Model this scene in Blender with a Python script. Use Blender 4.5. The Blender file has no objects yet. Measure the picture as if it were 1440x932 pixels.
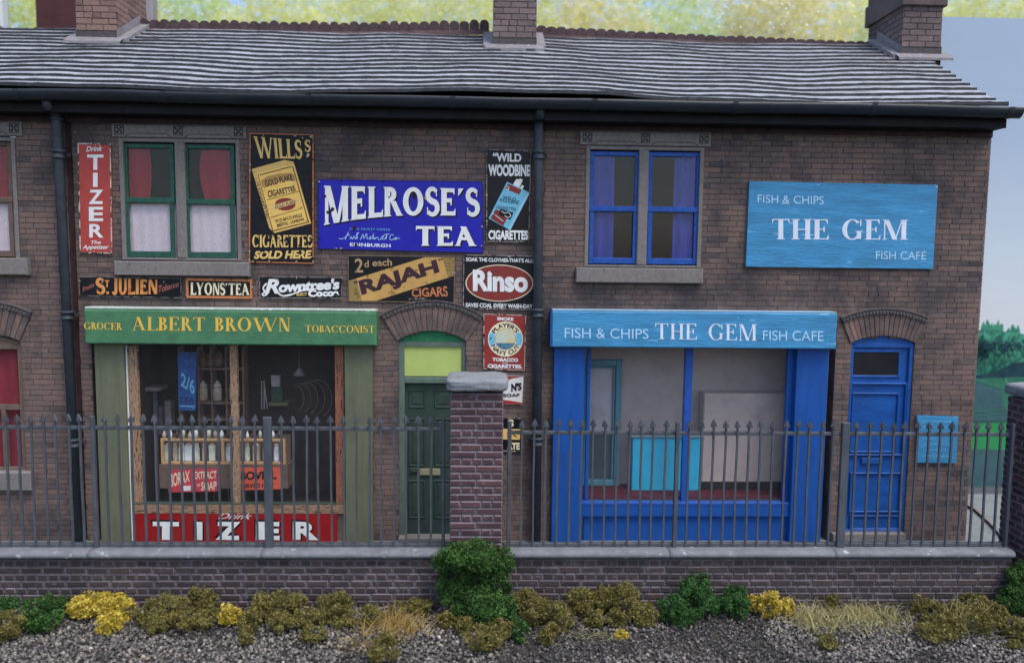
import bpy, bmesh, math, random
import numpy as np
from mathutils import Vector, Matrix, noise as mnoise
random.seed(7); rng = np.random.default_rng(7)
SC = bpy.context.scene
COL = SC.collection

# ------------------------------------------------------------------ camera
F = 1080.0
PIT, YAW, ROL = math.radians(5.0976), math.radians(-1.8104), math.radians(-0.6395)
def _rot():
    cy, sy = math.cos(YAW), math.sin(YAW); cp, sp = math.cos(PIT), math.sin(PIT); cr, sr = math.cos(ROL), math.sin(ROL)
    return (Matrix(((cy, -sy, 0), (sy, cy, 0), (0, 0, 1))) @ Matrix(((1, 0, 0), (0, cp, sp), (0, -sp, cp))) @ Matrix(((cr, 0, sr), (0, 1, 0), (-sr, 0, cr))))
RM = _rot()
RMi = RM.transposed()
def ray(px, py): return RM @ Vector(((px - 720) / F, 1, -(py - 466) / F))
D0 = 10.8
_d = ray(1200, 757)
CAM = Vector((0, -D0, 0.03 - _d.z * D0 / _d.y))
cam = bpy.data.cameras.new('camera'); camo = bpy.data.objects.new('camera', cam); COL.objects.link(camo)
rx, up, fw = RM @ Vector((1, 0, 0)), RM @ Vector((0, 0, 1)), RM @ Vector((0, 1, 0))
m4 = Matrix((rx, up, -fw)).transposed().to_4x4(); m4.translation = CAM
camo.matrix_world = m4
cam.sensor_fit = 'HORIZONTAL'; cam.sensor_width = 36; cam.lens = 36 * F / 1440; cam.clip_end = 2000; cam.clip_start = 0.05
cam.dof.use_dof = True; cam.dof.focus_distance = 10.2; cam.dof.aperture_fstop = 0.3
SC.camera = camo
# ------------------------------------------------------------------ light
SUN_EL, SUN_AZ = math.radians(62), math.radians(138)      # azimuth from +Y (behind the houses) towards +X
w = bpy.data.worlds.new('World'); SC.world = w; w.use_nodes = True
nt = w.node_tree; bg = nt.nodes['Background']; sky = nt.nodes.new('ShaderNodeTexSky'); sky.sky_type = 'NISHITA'
sky.sun_disc = False; sky.sun_elevation = SUN_EL; sky.sun_rotation = SUN_AZ; sky.dust_density = 3.0; sky.air_density = 1.0
nt.links.new(sky.outputs[0], bg.inputs[0]); bg.inputs[1].default_value = 0.14
sun = bpy.data.lights.new('sun', 'SUN'); sun.energy = 1.0; sun.angle = math.radians(24); sun.color = (1, 0.96, 0.9)
suno = bpy.data.objects.new('sun', sun); COL.objects.link(suno)
sd = Vector((math.cos(SUN_EL) * math.sin(SUN_AZ), math.cos(SUN_EL) * math.cos(SUN_AZ), math.sin(SUN_EL)))
suno.rotation_euler = (-sd).to_track_quat('-Z', 'Y').to_euler(); suno.location = sd * 30
SC.view_settings.view_transform = 'Standard'; SC.view_settings.look = 'None'; SC.view_settings.gamma = 1
SC.view_settings.exposure = 0.95
SC.view_settings.use_curve_mapping = False

# ------------------------------------------------------------------ helpers
def pl(px, py, Y=0.0):
    d = ray(px, py); t = (Y - CAM.y) / d.y
    return CAM + d * t
def gr(px, py, z=0.0):
    d = ray(px, py); t = (z - CAM.z) / d.z
    return CAM + d * t
def proj(p):
    q = RMi @ (Vector(p) - CAM)
    return 720 + F * q.x / q.y, 466 - F * q.z / q.y
def lin(h, k=1.0):
    if isinstance(h, str):
        c = [int(h[i:i + 2], 16) / 255 for i in (1, 3, 5)]
        c = [x / 12.92 if x <= .04045 else ((x + .055) / 1.055) ** 2.4 for x in c]
    else: c = list(h)
    return tuple(min(1, x * k) for x in c[:3])
def rect(x0, y0, x1, y1, Y):
    a, b, c, d = pl(x0, y0, Y), pl(x1, y0, Y), pl(x1, y1, Y), pl(x0, y1, Y)
    return ((a.x + d.x) / 2, (b.x + c.x) / 2, (c.z + d.z) / 2, (a.z + b.z) / 2)   # X0 X1 Z0 Z1

class N:
    def __init__(s, name):
        s.m = bpy.data.materials.new(name); s.m.use_nodes = True; s.t = s.m.node_tree; s.n = s.t.nodes
        s.b = s.n['Principled BSDF']; s.out = s.n['Material Output']
    def add(s, ty, **kw):
        x = s.n.new('ShaderNode' + ty)
        for k, v in kw.items(): setattr(x, k, v)
        return x
    def ln(s, a, b): s.t.links.new(a, b)
    def coord(s, obj=False):
        if obj: return s.add('TexCoord').outputs['Object']
        return s.add('NewGeometry').outputs['Position']
    def noise(s, sc, det=4, rough=.6, vec=None, stretch=None):
        v = vec or s.coord()
        if stretch:
            mp = s.add('Mapping'); mp.inputs['Scale'].default_value = stretch; s.ln(v, mp.inputs['Vector']); v = mp.outputs[0]
        n = s.add('TexNoise'); n.inputs['Scale'].default_value = sc; n.inputs['Detail'].default_value = det; n.inputs['Roughness'].default_value = rough
        s.ln(v, n.inputs['Vector']); return n.outputs['Fac']
    def ramp(s, f, stops):
        r = s.add('ValToRGB'); e = r.color_ramp.elements
        while len(e) > 1: e.remove(e[-1])
        e[0].position = stops[0][0]; e[0].color = (*stops[0][1], 1)
        for p, c in stops[1:]:
            k = e.new(p); k.color = (*c, 1)
        s.ln(f, r.inputs[0]); return r.outputs[0]
    def mix(s, f, a, b, bt='MIX'):
        x = s.add('Mix'); x.data_type = 'RGBA'; x.blend_type = bt
        for v, i in ((f, 0), (a, 6), (b, 7)):
            if isinstance(v, (int, float)): x.inputs[i].default_value = v
            elif isinstance(v, tuple): x.inputs[i].default_value = (*v, 1)
            else: s.ln(v, x.inputs[i])
        return x.outputs[2]
    def math(s, op, a, b=0.0, clamp=False):
        x = s.add('Math', operation=op); x.use_clamp = clamp
        for v, i in ((a, 0), (b, 1)):
            if isinstance(v, (int, float)): x.inputs[i].default_value = v
            else: s.ln(v, x.inputs[i])
        return x.outputs[0]
    def bump(s, h, st=.3, d=.01):
        b = s.add('Bump'); b.inputs['Strength'].default_value = st; b.inputs['Distance'].default_value = d
        s.ln(h, b.inputs['Height']); s.ln(b.outputs[0], s.b.inputs['Normal'])
    def fin(s, c, rough=.6, spec=.5):
        if isinstance(c, tuple): s.b.inputs['Base Color'].default_value = (*c, 1)
        else: s.ln(c, s.b.inputs['Base Color'])
        if isinstance(rough, float): s.b.inputs['Roughness'].default_value = rough
        else: s.ln(rough, s.b.inputs['Roughness'])
        s.b.inputs['Specular IOR Level'].default_value = spec
        return s.m
MATS = {}
def paint(name, c, var=.25, sc=6, rough=.5, chip=None, chipt=.68, chipsc=14, bump=.15, bsc=60, stretch=None, spec=.4, grime=.35):
    spec = spec * .55
    if name in MATS: return MATS[name]
    s = N(name); c = lin(c)
    n1 = s.noise(sc, 5, .65, stretch=stretch)
    dark = tuple(x * (1 - var) for x in c); lite = tuple(min(1, x * (1 + var) + .01 * var) for x in c)
    col = s.ramp(n1, [(.3, dark), (.7, lite)])
    if grime:
        n3 = s.noise(2.3, 8, .75)
        col = s.mix(s.math('MULTIPLY', s.ramp(n3, [(.5, (0, 0, 0)), (.75, (1, 1, 1))]), grime), col, (.05, .045, .045))
    if chip is not None:
        n2 = s.noise(chipsc, 6, .7, stretch=stretch)
        col = s.mix(s.ramp(n2, [(chipt, (0, 0, 0)), (chipt + .03, (1, 1, 1))]), col, lin(chip))
    nb = s.noise(bsc, 3, .6, stretch=stretch)
    s.bump(nb, bump, .01)
    MATS[name] = s.fin(col, rough, spec); return MATS[name]

def brickmat(name, stops, soot=.6, sootcol=(.035, .032, .036), pale=None, rough=.75, streak=False):
    s = N(name)
    at = s.add('Attribute'); at.attribute_name = 'rnd'
    oi = s.add('ObjectInfo')
    v = s.math('FRACT', s.math('ADD', at.outputs['Fac'], oi.outputs['Random']))
    n0 = s.noise(1.1, 3, .6)
    v2 = s.math('ADD', s.math('MULTIPLY', v, .5), s.math('MULTIPLY', s.math('SUBTRACT', n0, .27), 1.0))
    col = s.ramp(v2, stops)
    n1 = s.noise(30, 5, .7)
    col = s.mix(.8, col, s.ramp(n1, [(.3, (.72, .72, .72)), (.7, (1.25, 1.22, 1.2))]), 'MULTIPLY')
    n2 = s.noise(.75, 7, .68)
    col = s.mix(s.math('MULTIPLY', s.ramp(n2, [(.47, (0, 0, 0)), (.62, (1, 1, 1))]), soot), col, sootcol)
    if pale:
        n3 = s.noise(9, 8, .8)
        col = s.mix(s.math('MULTIPLY', s.ramp(n3, [(.56, (0, 0, 0)), (.66, (1, 1, 1))]), .6), col, pale)
    if streak:
        n4 = s.noise(2.2, 6, .7, stretch=(1, 1, .22)); col = s.mix(s.math('MULTIPLY', s.ramp(n4, [(.52, (0, 0, 0)), (.68, (1, 1, 1))]), .5), col, (.05, .047, .05))
        n5 = s.noise(1.6, 7, .75); col = s.mix(s.math('MULTIPLY', s.ramp(n5, [(.6, (0, 0, 0)), (.7, (1, 1, 1))]), .3), col, (.3, .22, .2))
    s.bump(n1, .5, .01)
    MATS[name] = s.fin(col, rough, .12); return MATS[name]

class MB:
    def __init__(s): s.v = []; s.f = []; s.mi = []; s.at = []
    def add(s, vs, fs, mi=0, at=0.0):
        o = len(s.v); s.v += [tuple(p) for p in vs]
        s.f += [tuple(i + o for i in f) for f in fs]; s.mi += [mi] * len(fs) if isinstance(mi, int) else mi; s.at += [at] * len(fs)
    def box(s, x0, x1, y0, y1, z0, z1, mi=0, at=0.0):
        v = [(x, y, z) for x in (x0, x1) for y in (y0, y1) for z in (z0, z1)]
        s.add(v, [(0, 1, 3, 2), (4, 6, 7, 5), (0, 4, 5, 1), (2, 3, 7, 6), (0, 2, 6, 4), (1, 5, 7, 3)], mi, at)
    def cbox(s, x0, x1, y0, y1, z0, z1, c=.01, mi=0, at=0.0, back=True):
        """box with its front (-y) edges chamfered"""
        f = [(x0 + c, y0, z0 + c), (x1 - c, y0, z0 + c), (x1 - c, y0, z1 - c), (x0 + c, y0, z1 - c)]
        r = [(x0, y0 + c, z0), (x1, y0 + c, z0), (x1, y0 + c, z1), (x0, y0 + c, z1)]
        k = [(x0, y1, z0), (x1, y1, z0), (x1, y1, z1), (x0, y1, z1)]
        fs = [(0, 1, 2, 3)] + [(4 + i, 4 + (i + 1) % 4, (i + 1) % 4, i) for i in range(4)] + [(8 + i, 8 + (i + 1) % 4, 4 + (i + 1) % 4, 4 + i) for i in range(4)]
        if back: fs.append((11, 10, 9, 8))
        if isinstance(mi, tuple): mi = [mi[0]] + [mi[1]] * 4 + [mi[0]] * (len(fs) - 5)
        s.add(f + r + k, fs, mi, at)
    def prism(s, pts, y0, y1, mi=0, at=0.0):
        """polygon [(x,z)] extruded from y0 (front) to y1"""
        n = len(pts)
        a = sum(pts[i][0] * pts[(i + 1) % n][1] - pts[(i + 1) % n][0] * pts[i][1] for i in range(n))
        if a < 0: pts = pts[::-1]
        v = [(x, y0, z) for x, z in pts] + [(x, y1, z) for x, z in pts]
        s.add(v, [tuple(range(n)), tuple(range(2 * n - 1, n - 1, -1))] + [(i, i + n, (i + 1) % n + n, (i + 1) % n) for i in range(n)], mi, at)
    def pprism(s, pts, Y, th, mi=0):
        """pixel polygon whose outline lies on plane Y, with thickness th behind it"""
        q = [pl(x, y, Y) for x, y in pts]; s.prism([(p.x, p.z) for p in q], Y, Y + th, mi)
    def prect(s, x0, y0, x1, y1, Y, th, mi=0, c=0):
        a, b, z0, z1 = rect(x0, y0, x1, y1, Y)
        if c: s.cbox(a, b, Y, Y + th, z0, z1, c, mi)
        else: s.box(a, b, Y, Y + th, z0, z1, mi)
    def tube(s, pts, r, n=12, mi=0, caps=True):
        pts = [Vector(p) for p in pts]; o = len(s.v); m = len(pts)
        for i, p in enumerate(pts):
            t = (pts[min(i + 1, m - 1)] - pts[max(i - 1, 0)]).normalized()
            u = t.cross(Vector((0, 1, 0.01))).normalized(); w_ = t.cross(u)
            rr = r[i] if isinstance(r, (list, tuple)) else r
            for k in range(n):
                a = 2 * math.pi * k / n; s.v.append(tuple(p + (u * math.cos(a) + w_ * math.sin(a)) * rr))
        fs = [(o + i * n + k, o + i * n + (k + 1) % n, o + (i + 1) * n + (k + 1) % n, o + (i + 1) * n + k) for i in range(m - 1) for k in range(n)]
        if caps: fs += [tuple(o + k for k in range(n))[::-1], tuple(o + (m - 1) * n + k for k in range(n))]
        s.f += fs; s.mi += [mi] * len(fs); s.at += [0.0] * len(fs)
    def lathe(s, prof, cx, cy, n=14, mi=0):
        o = len(s.v); m = len(prof)
        for r, z in prof:
            for k in range(n):
                a = 2 * math.pi * k / n; s.v.append((cx + r * math.cos(a), cy + r * math.sin(a), z))
        fs = [(o + i * n + k, o + i * n + (k + 1) % n, o + (i + 1) * n + (k + 1) % n, o + (i + 1) * n + k) for i in range(m - 1) for k in range(n)]
        fs += [tuple(o + k for k in range(n))[::-1], tuple(o + (m - 1) * n + k for k in range(n))]
        s.f += fs; s.mi += [mi] * len(fs); s.at += [0.0] * len(fs)
    def build(s, name, mats, parent=None, smooth=False, loc=None, attr=False):
        base = WL.get(parent.name, Vector()) if parent else Vector(loc or (0, 0, 0))
        me = bpy.data.meshes.new(name)
        me.from_pydata([(x - base.x, y - base.y, z - base.z) for x, y, z in s.v], [], s.f)
        for m in (mats if isinstance(mats, (list, tuple)) else [mats]): me.materials.append(m)
        if any(s.mi): me.polygons.foreach_set('material_index', s.mi)
        if smooth: me.polygons.foreach_set('use_smooth', [True] * len(me.polygons))
        if attr:
            a = me.attributes.new('rnd', 'FLOAT', 'FACE'); a.data.foreach_set('value', s.at)
        o = bpy.data.objects.new(name, me); COL.objects.link(o)
        if parent: o.parent = parent; WL[o.name] = base
        else: o.location = base; WL[o.name] = base
        return o
WL = {}
def tag(o, label=None, cat=None, group=None, kind=None):
    for k, v in (('label', label), ('category', cat), ('group', group), ('kind', kind)):
        if v: o[k] = v
    return o
def root(name, label, cat, loc=(0, 0, 0), group=None):
    o = bpy.data.objects.new(name, None); COL.objects.link(o); o.location = loc; o.empty_display_size = .1
    WL[o.name] = Vector(loc); return tag(o, label, cat, group)
def inst(name, me, loc, parent, rot=(0, 0, 0), scale=(1, 1, 1)):
    o = bpy.data.objects.new(name, me); COL.objects.link(o)
    base = WL[parent.name]; o.parent = parent; o.location = Vector(loc) - base; o.rotation_euler = rot; o.scale = scale
    WL[o.name] = Vector(loc); return o
def mesh_of(mb, name, mats, smooth=False):
    me = bpy.data.meshes.new(name); me.from_pydata(mb.v, [], mb.f)
    for m in (mats if isinstance(mats, (list, tuple)) else [mats]): me.materials.append(m)
    if any(mb.mi): me.polygons.foreach_set('material_index', mb.mi)
    if smooth: me.polygons.foreach_set('use_smooth', [True] * len(me.polygons))
    return me

# ------------------------------------------------------------------ lettering
def ringpts(cx, cy, rx0, ry0, rx1, ry1, a0, a1, n=14):
    P = []
    for i in range(n):
        t0 = math.radians(a0 + (a1 - a0) * i / n); t1 = math.radians(a0 + (a1 - a0) * (i + 1) / n)
        P.append([(cx + rx0 * math.cos(t0), cy + ry0 * math.sin(t0)), (cx + rx0 * math.cos(t1), cy + ry0 * math.sin(t1)),
                  (cx + rx1 * math.cos(t1), cy + ry1 * math.sin(t1)), (cx + rx1 * math.cos(t0), cy + ry1 * math.sin(t0))])
    return P
def serif_glyph(ch, W=.2, T=.07, s=.07, h=.045):
    """list of layers; each layer is a list of polygons that do not overlap"""
    L = []
    R = lambda x0, y0, x1, y1: L.append([[(x0, y0), (x1, y0), (x1, y1), (x0, y1)]])
    def stem(x, w, y0=0, y1=1, b=1, t=1):
        R(x, y0, x + w, y1)
        if b: R(x - s, y0, x + w + s, y0 + h)
        if t: R(x - s, y1 - h, x + w + s, y1)
    def diag(x0, y0, x1, y1, w): L.append([[(x0, y0), (x0 + w, y0), (x1 + w, y1), (x1, y1)]])
    def foot(x, w, y): R(x - s, y, x + w + s, y + h)
    def arm(x0, x1, y, up_, k=.2):
        R(x0, y, x1, y + max(T, h))
        yy = y + max(T, h)
        if up_ > 0: L.append([[(x1 - .09, yy - .01), (x1, yy - .01), (x1, y + k)]])
        elif up_ < 0: L.append([[(x1 - .09, y + .01), (x1, y + max(T, h) - k), (x1, y + .01)]])
    t_ = max(T, h)
    if ch == 'I': stem(s, W); wd = W + 2 * s
    elif ch == 'T':
        wd = W + .56; c = wd / 2; stem(c - W / 2, W, t=0); R(.02, 1 - t_, wd - .02, 1)
        for x0, x1 in ((.02, .02), (wd - .02, wd - .02)):
            k = .08 if x0 < .1 else -.08
            L.append([[(x0, 1.0), (x0, .74), (x0 + k, 1.0)]])
    elif ch == 'H': stem(s, W); stem(s + W + .3, W); R(s + W, .47, s + W + .3, .47 + t_); wd = 2 * s + 2 * W + .3
    elif ch in 'EFL':
        stem(s, W, t=1); x1 = s + W + .36
        if ch in 'EF': arm(s + W, x1 - .02, 1 - t_, -1, .25); R(s + W, .48, s + W + .2, .48 + t_); R(s + W + .16, .38, s + W + .2 + .02, .64)
        if ch in 'EL': arm(s + W, x1 + .02, 0, 1, .27)
        wd = x1 + .04
        if ch == 'L': wd = x1 - .02
        if ch == 'F': wd = x1
    elif ch in 'OQCGD':
        rx = .2 + W; rx = .27 + W * .75; cx = rx + .02
        if ch == 'O': L.append(ringpts(cx, .5, rx, .515, rx - W, .515 - T, 0, 360, 26)); wd = 2 * rx + .04
        elif ch == 'D': stem(s, W); L.append(ringpts(s + W, .5, .36, .5, .36 - W, .5 - T, -90, 90, 14)); wd = s + W + .38
        else:
            L.append(ringpts(cx, .5, rx, .515, rx - W, .515 - T, 42, 318, 22)); xr = cx + rx * .8
            R(xr - .02, .68, xr + .03, .99); wd = 2 * rx + .02
            if ch == 'G': stem(xr - W * .75, W * .9, .04, .43, b=0); wd += .03
            else: L.append([[(xr - .06, .13), (xr + .03, .2), (xr + .05, .27), (xr - .0, .27)]])
    elif ch in 'BPR':
        stem(s, W); x = s + W; k = .19 + W * .35
        L.append(ringpts(x, .75, k, .25, k - W * .9, .25 - T, -90, 90, 10))
        if ch == 'B': L.append(ringpts(x, .26, k + .05, .26, k + .05 - W * .95, .26 - T, -90, 90, 10)); wd = x + k + .07
        elif ch == 'P': wd = x + k + .03
        else: diag(x + k + .02, 0, x + .0, .52, W); foot(x + k + .04, W * .8, 0); wd = x + k - .04 + W * .8 + s
    elif ch == 'A':
        b = .36 + W; diag(.03, 0, b * .5, 1, T); diag(b, 0, b * .5 - W * .35, 1, W); R(.18, .3, b + .02, .3 + t_); foot(.03, T, 0); foot(b, W, 0); wd = b + W + s
    elif ch in 'VW':
        b = .3; x = s
        def v(x):
            diag(x + b, 0, x, 1, W); diag(x + b + W * .3, 0, x + 2 * b + W * .5, 1, T); foot(x, W, 1 - h)
            return x + 2 * b + W * .5
        x = v(x)
        if ch == 'W': x = v(x - W * .5)
        foot(x, T, 1 - h); wd = x + T + s
    elif ch == 'M':
        b = .24 + W * .3; diag(s, 0, s, 1, T); foot(s, T, 0); diag(s + b + W * .3, 0, s, 1, W); diag(s + b + W * .7, 0, s + 2 * b + W * .6, 1, T)
        stem(s + 2 * b + W * .6, W); R(0, 1 - h, s + W, 1); wd = 2 * s + 2 * b + W * 1.6
    elif ch == 'N':
        stem(s, T, t=0); x = s + W + .34; R(x, 0, x + T, 1); R(x - s, 1 - h, x + T + s, 1); diag(x - W + T, 0, s, 1, W); R(0, 1 - h, s + W * .8, 1); wd = x + T + s
    elif ch == 'Y':
        b = .26; diag(b + .02, .42, .04, 1, W); diag(b + W * .5, .42, 2 * b + W * .8, 1, T); stem(b + .02, W, 0, .46, t=0); foot(.04, W, 1 - h); foot(2 * b + W * .8, T, 1 - h); wd = 2 * b + W * .8 + T + s
    elif ch == 'K':
        stem(s, W); diag(s + W, .4, s + W + .36, 1, T); diag(s + W + .34, 0, s + W + .06, .58, W); foot(s + W + .36, T, 1 - h); foot(s + W + .34, W, 0); wd = 2 * s + 2 * W + .36
    elif ch == 'U':
        k = .22 + W * .5; cx = s + k; stem(s, W, .35, 1, b=0); R(cx + k - T * 1.3, .35, cx + k, 1); R(cx + k - T - s, 1 - h, cx + k + s, 1)
        L.append(ringpts(cx, .35, k, .37, k - (W + T) * .55, .37 - T, 180, 360, 14)); wd = cx + k + s
    elif ch == 'J':
        R(.24, .2, .24 + W, 1); R(.24 - s, 1 - h, .24 + W + s, 1); L.append(ringpts(.13 + W * .5, .2, .11 + W * .5, .22, max(.02, .11 - W * .5), .22 - t_, 180, 360, 10)); wd = .24 + W + s
    elif ch == 'S':
        n = 26; pts = []
        for i in range(n + 1):
            u = i / n; a = math.radians(35 + 415 * 0 + 0)
            if u < .5: t = math.radians(30 + 240 * (u / .5)); p = (.3 + .2 * math.cos(t), .75 + .215 * math.sin(t))
            else: t = math.radians(90 - 240 * ((u - .5) / .5)); p = (.3 + .22 * math.cos(t), .27 + .235 * math.sin(t))
            if u <= .5: ww = T + (W - T) * math.sin(u * math.pi) ** 1.5
            else: ww = T + (W - T) * math.sin(u * math.pi) ** 1.5
            pts.append((p, ww * .95))
        # join the bowls through a straight spine
        poly = []
        for i in range(len(pts)):
            (x, y), ww = pts[i]; (xa, ya) = pts[max(0, i - 1)][0]; (xb, yb) = pts[min(n, i + 1)][0]
            l = math.hypot(xb - xa, yb - ya) or 1; nx, ny = -(yb - ya) / l * ww / 2, (xb - xa) / l * ww / 2
            poly.append(((x + nx, y + ny), (x - nx, y - ny)))
        L.append([[poly[i][0], poly[i][1], poly[i + 1][1], poly[i + 1][0]] for i in range(n)])
        R(.46, .7, .5, .97); R(.07, .03, .11, .3); wd = .58
    elif ch == '&':
        L.append(ringpts(.33, .26, .25, .27, .25 - W * .8, .27 - T, 60, 400, 18)); L.append(ringpts(.36, .76, .16, .24, .16 - W * .5, .24 - T, -60, 260, 14)); diag(.56, 0, .24, .6, W * .8); wd = .8
    elif ch == "'": L.append([[(.03, .72), (.13, .72 + .1), (.03 + W * .8 + .04, 1), (.03, 1)]]); wd = W * .8 + .1
    elif ch == '.': L.append(ringpts(.1, .09, .09, .09, .0, .0, 0, 360, 10)); wd = .2
    elif ch == '-': R(.03, .4, .33, .5); wd = .36
    elif ch == ' ': wd = .38
    else: wd = .3
    return L, wd
def serif_text(text, gap=.06, big=None, **k):
    """layers of polygons, normalised so that x runs 0..1 and y 0..1; big: scale of first letter"""
    x = 0; lay = []
    for i, c in enumerate(text):
        sc_ = big if (big and (i == 0 or text[i - 1] == ' ')) else 1
        Ls, wd = serif_glyph(c, **k)
        for j, polys in enumerate(Ls):
            while len(lay) <= j: lay.append([])
            for p in polys: lay[j].append([(x + px * sc_, (py - 1) * sc_ + 1 if sc_ < 1 else py * sc_) for px, py in p])
        x += wd * sc_ + gap
    x -= gap
    mx = max(py for l in lay for p in l for _, py in p)
    return [[[(a / x, b / (mx if big and big > 1 else 1)) for a, b in p] for p in l] for l in lay]
_tc = {}
def sans(text, bold=0.0, spacing=1.0, shear=0.0):
    key = (text, bold, spacing, shear)
    if key in _tc: return _tc[key]
    c = bpy.data.curves.new('lettering_source', 'FONT'); c.body = text; c.size = 1; c.offset = bold; c.space_character = spacing; c.shear = shear; c.resolution_u = 4; c.fill_mode = 'BOTH'
    o = bpy.data.objects.new('lettering_source', c); COL.objects.link(o)
    dg = bpy.context.evaluated_depsgraph_get(); me = bpy.data.meshes.new_from_object(o.evaluated_get(dg))
    vs = [v.co.copy() for v in me.vertices]; fs = [tuple(p.vertices) for p in me.polygons]
    bpy.data.objects.remove(o); bpy.data.curves.remove(c); bpy.data.meshes.remove(me)
    x0 = min(v.x for v in vs); x1 = max(v.x for v in vs); y0 = min(v.y for v in vs); y1 = max(v.y for v in vs)
    r = ([((v.x - x0) / (x1 - x0), (v.y - y0) / (y1 - y0)) for v in vs], fs); _tc[key] = r
    return r
def qmap(q):
    """unit square (u right, v up) -> pixel; q = TL TR BR BL, or x0,y0,x1,y1"""
    if not isinstance(q[0], (tuple, list)): x0, y0, x1, y1 = q; q = ((x0, y0), (x1, y0), (x1, y1), (x0, y1))
    tl, tr, br, bl = q
    def f(u, v):
        return tuple((bl[i] * (1 - u) + br[i] * u) * (1 - v) + (tl[i] * (1 - u) + tr[i] * u) * v for i in (0, 1))
    return f
def letter(parent, content, q, Y, mat, name='lettering', off=(0, 0), eps=.002):
    """content: sans() result or serif_text() layers, printed on plane Y"""
    f = q if callable(q) else qmap(q)
    mb = MB()
    if isinstance(content, tuple):
        vs, fs = content
        V = [pl(f(u, v)[0] + off[0], f(u, v)[1] + off[1], Y - eps) for u, v in vs]; mb.add(V, fs)
        # face the viewer
    else:
        for j, l in enumerate(content):
            for p in l:
                V = [pl(f(u, v)[0] + off[0], f(u, v)[1] + off[1], Y - eps - j * .0005) for u, v in p]; mb.add(V, [tuple(range(len(p)))])
    o = mb.build(name, mat, parent); return o
def flat(parent, pts, Y, mat, name, eps=.001):
    mb = MB(); V = [pl(x, y, Y - eps) for x, y in pts]; mb.add(V, [tuple(range(len(V)))]); return mb.build(name, mat, parent)
def stroke(parent, lines, wpx, Y, mat, name, eps=.002, wob=0):
    mb = MB()
    for k, ln_ in enumerate(lines):
        # Catmull-Rom
        P = []
        for i in range(len(ln_) - 1):
            p0 = ln_[max(i - 1, 0)]; p1 = ln_[i]; p2 = ln_[i + 1]; p3 = ln_[min(i + 2, len(ln_) - 1)]
            for j in range(5):
                t = j / 5
                P.append(tuple(.5 * ((2 * p1[a]) + (-p0[a] + p2[a]) * t + (2 * p0[a] - 5 * p1[a] + 4 * p2[a] - p3[a]) * t * t + (-p0[a] + 3 * p1[a] - 3 * p2[a] + p3[a]) * t ** 3) for a in (0, 1)))
        P.append(tuple(ln_[-1][:2]))
        vs = []
        for i, (x, y) in enumerate(P):
            a, b = P[max(i - 1, 0)], P[min(i + 1, len(P) - 1)]; l = math.hypot(b[0] - a[0], b[1] - a[1]) or 1
            ww = wpx / 2 * (1 + wob * math.sin(i * .9)); nx, ny = -(b[1] - a[1]) / l * ww, (b[0] - a[0]) / l * ww
            e = eps + k * .0004
            vs += [pl(x + nx, y + ny, Y - e), pl(x - nx, y - ny, Y - e)]
        mb.add(vs, [(2 * i, 2 * i + 1, 2 * i + 3, 2 * i + 2) for i in range(len(P) - 1)])
    return mb.build(name, mat, parent)
def arc_text(parent, text, cx, cy, r0, r1, a0, a1, Y, mat, bold=.02, top=True):
    vs, fs = sans(text, bold)
    def f(u, v):
        a = math.radians(a0 + (a1 - a0) * u); r = r0 + (r1 - r0) * (v if top else 1 - v)
        return cx + r * math.cos(a), cy - r * math.sin(a)
    mb = MB(); mb.add([pl(*f(u, v), Y - .0035) for u, v in vs], fs); return mb.build('lettering', mat, parent)

# ------------------------------------------------------------------ materials
M_BR = brickmat('brick_facade', [(.05, lin('#464143')), (.15, lin('#524c4d')), (.3, lin('#685c59')), (.6, lin('#77645e')), (.8, lin('#6d605c')), (.9, lin('#856c62')), (1, lin('#967868'))], soot=.8, sootcol=(.047, .045, .05), pale=lin('#857c7c'), streak=True)
M_BR2 = brickmat('brick_yard_wall', [(.1, lin('#363132')), (.45, lin('#433c3d')), (.75, lin('#4f4342')), (1, lin('#5a4a46'))], soot=.3, pale=lin('#807a80'))
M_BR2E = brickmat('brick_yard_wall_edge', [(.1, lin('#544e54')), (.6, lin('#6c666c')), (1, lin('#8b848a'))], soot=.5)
M_BRP = brickmat('brick_pillar', [(.1, lin('#43343a')), (.5, lin('#553f45')), (1, lin('#654748'))], soot=.2, pale=lin('#857a80'))
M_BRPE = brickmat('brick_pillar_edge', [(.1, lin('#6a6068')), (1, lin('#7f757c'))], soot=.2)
M_BRC = brickmat('brick_chimney', [(.05, lin('#655250')), (.5, lin('#806a64')), (.86, lin('#8a736b')), (.9, lin('#4e4a4e')), (1, lin('#55504f'))], soot=.2)
M_BRC2 = brickmat('brick_chimney_grey', [(.05, lin('#5d5356')), (.6, lin('#74686a')), (1, lin('#81706e'))], soot=.5)
M_MORT = paint('mortar_facade', '#4c4447', .35, 5, .9, chip='#8d8688', chipt=.62, chipsc=7, bsc=90, bump=.3)
M_MORT2 = paint('mortar_yard', '#615d64', .25, 9, .9, bump=.4)
M_STONE = paint('window_stone', '#7a7674', .18, 22, .85, chip='#4c4a4c', chipt=.62, chipsc=30, bump=.6, bsc=90)
M_STONE2 = paint('groove_dark', '#3a3638', .2, 20, .9)
M_COP = paint('coping_stone', '#6d7177', .2, 8, .7, chip='#a2a5ab', chipt=.61, chipsc=7, bump=.5, bsc=50)
M_CAP = paint('pillar_cap_stone', '#7f848a', .15, 10, .7, chip='#666a70', chipt=.62, chipsc=9, bump=.7, bsc=35, grime=.5)
M_SLT = paint('slate_lit_face', '#969aa2', .18, 6, .6, chip='#565a61', chipt=.56, chipsc=15, bump=.4, stretch=(.25, 1, 1), grime=.25)  # pale tread colour stands in for sky light on the upper faces
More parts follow.
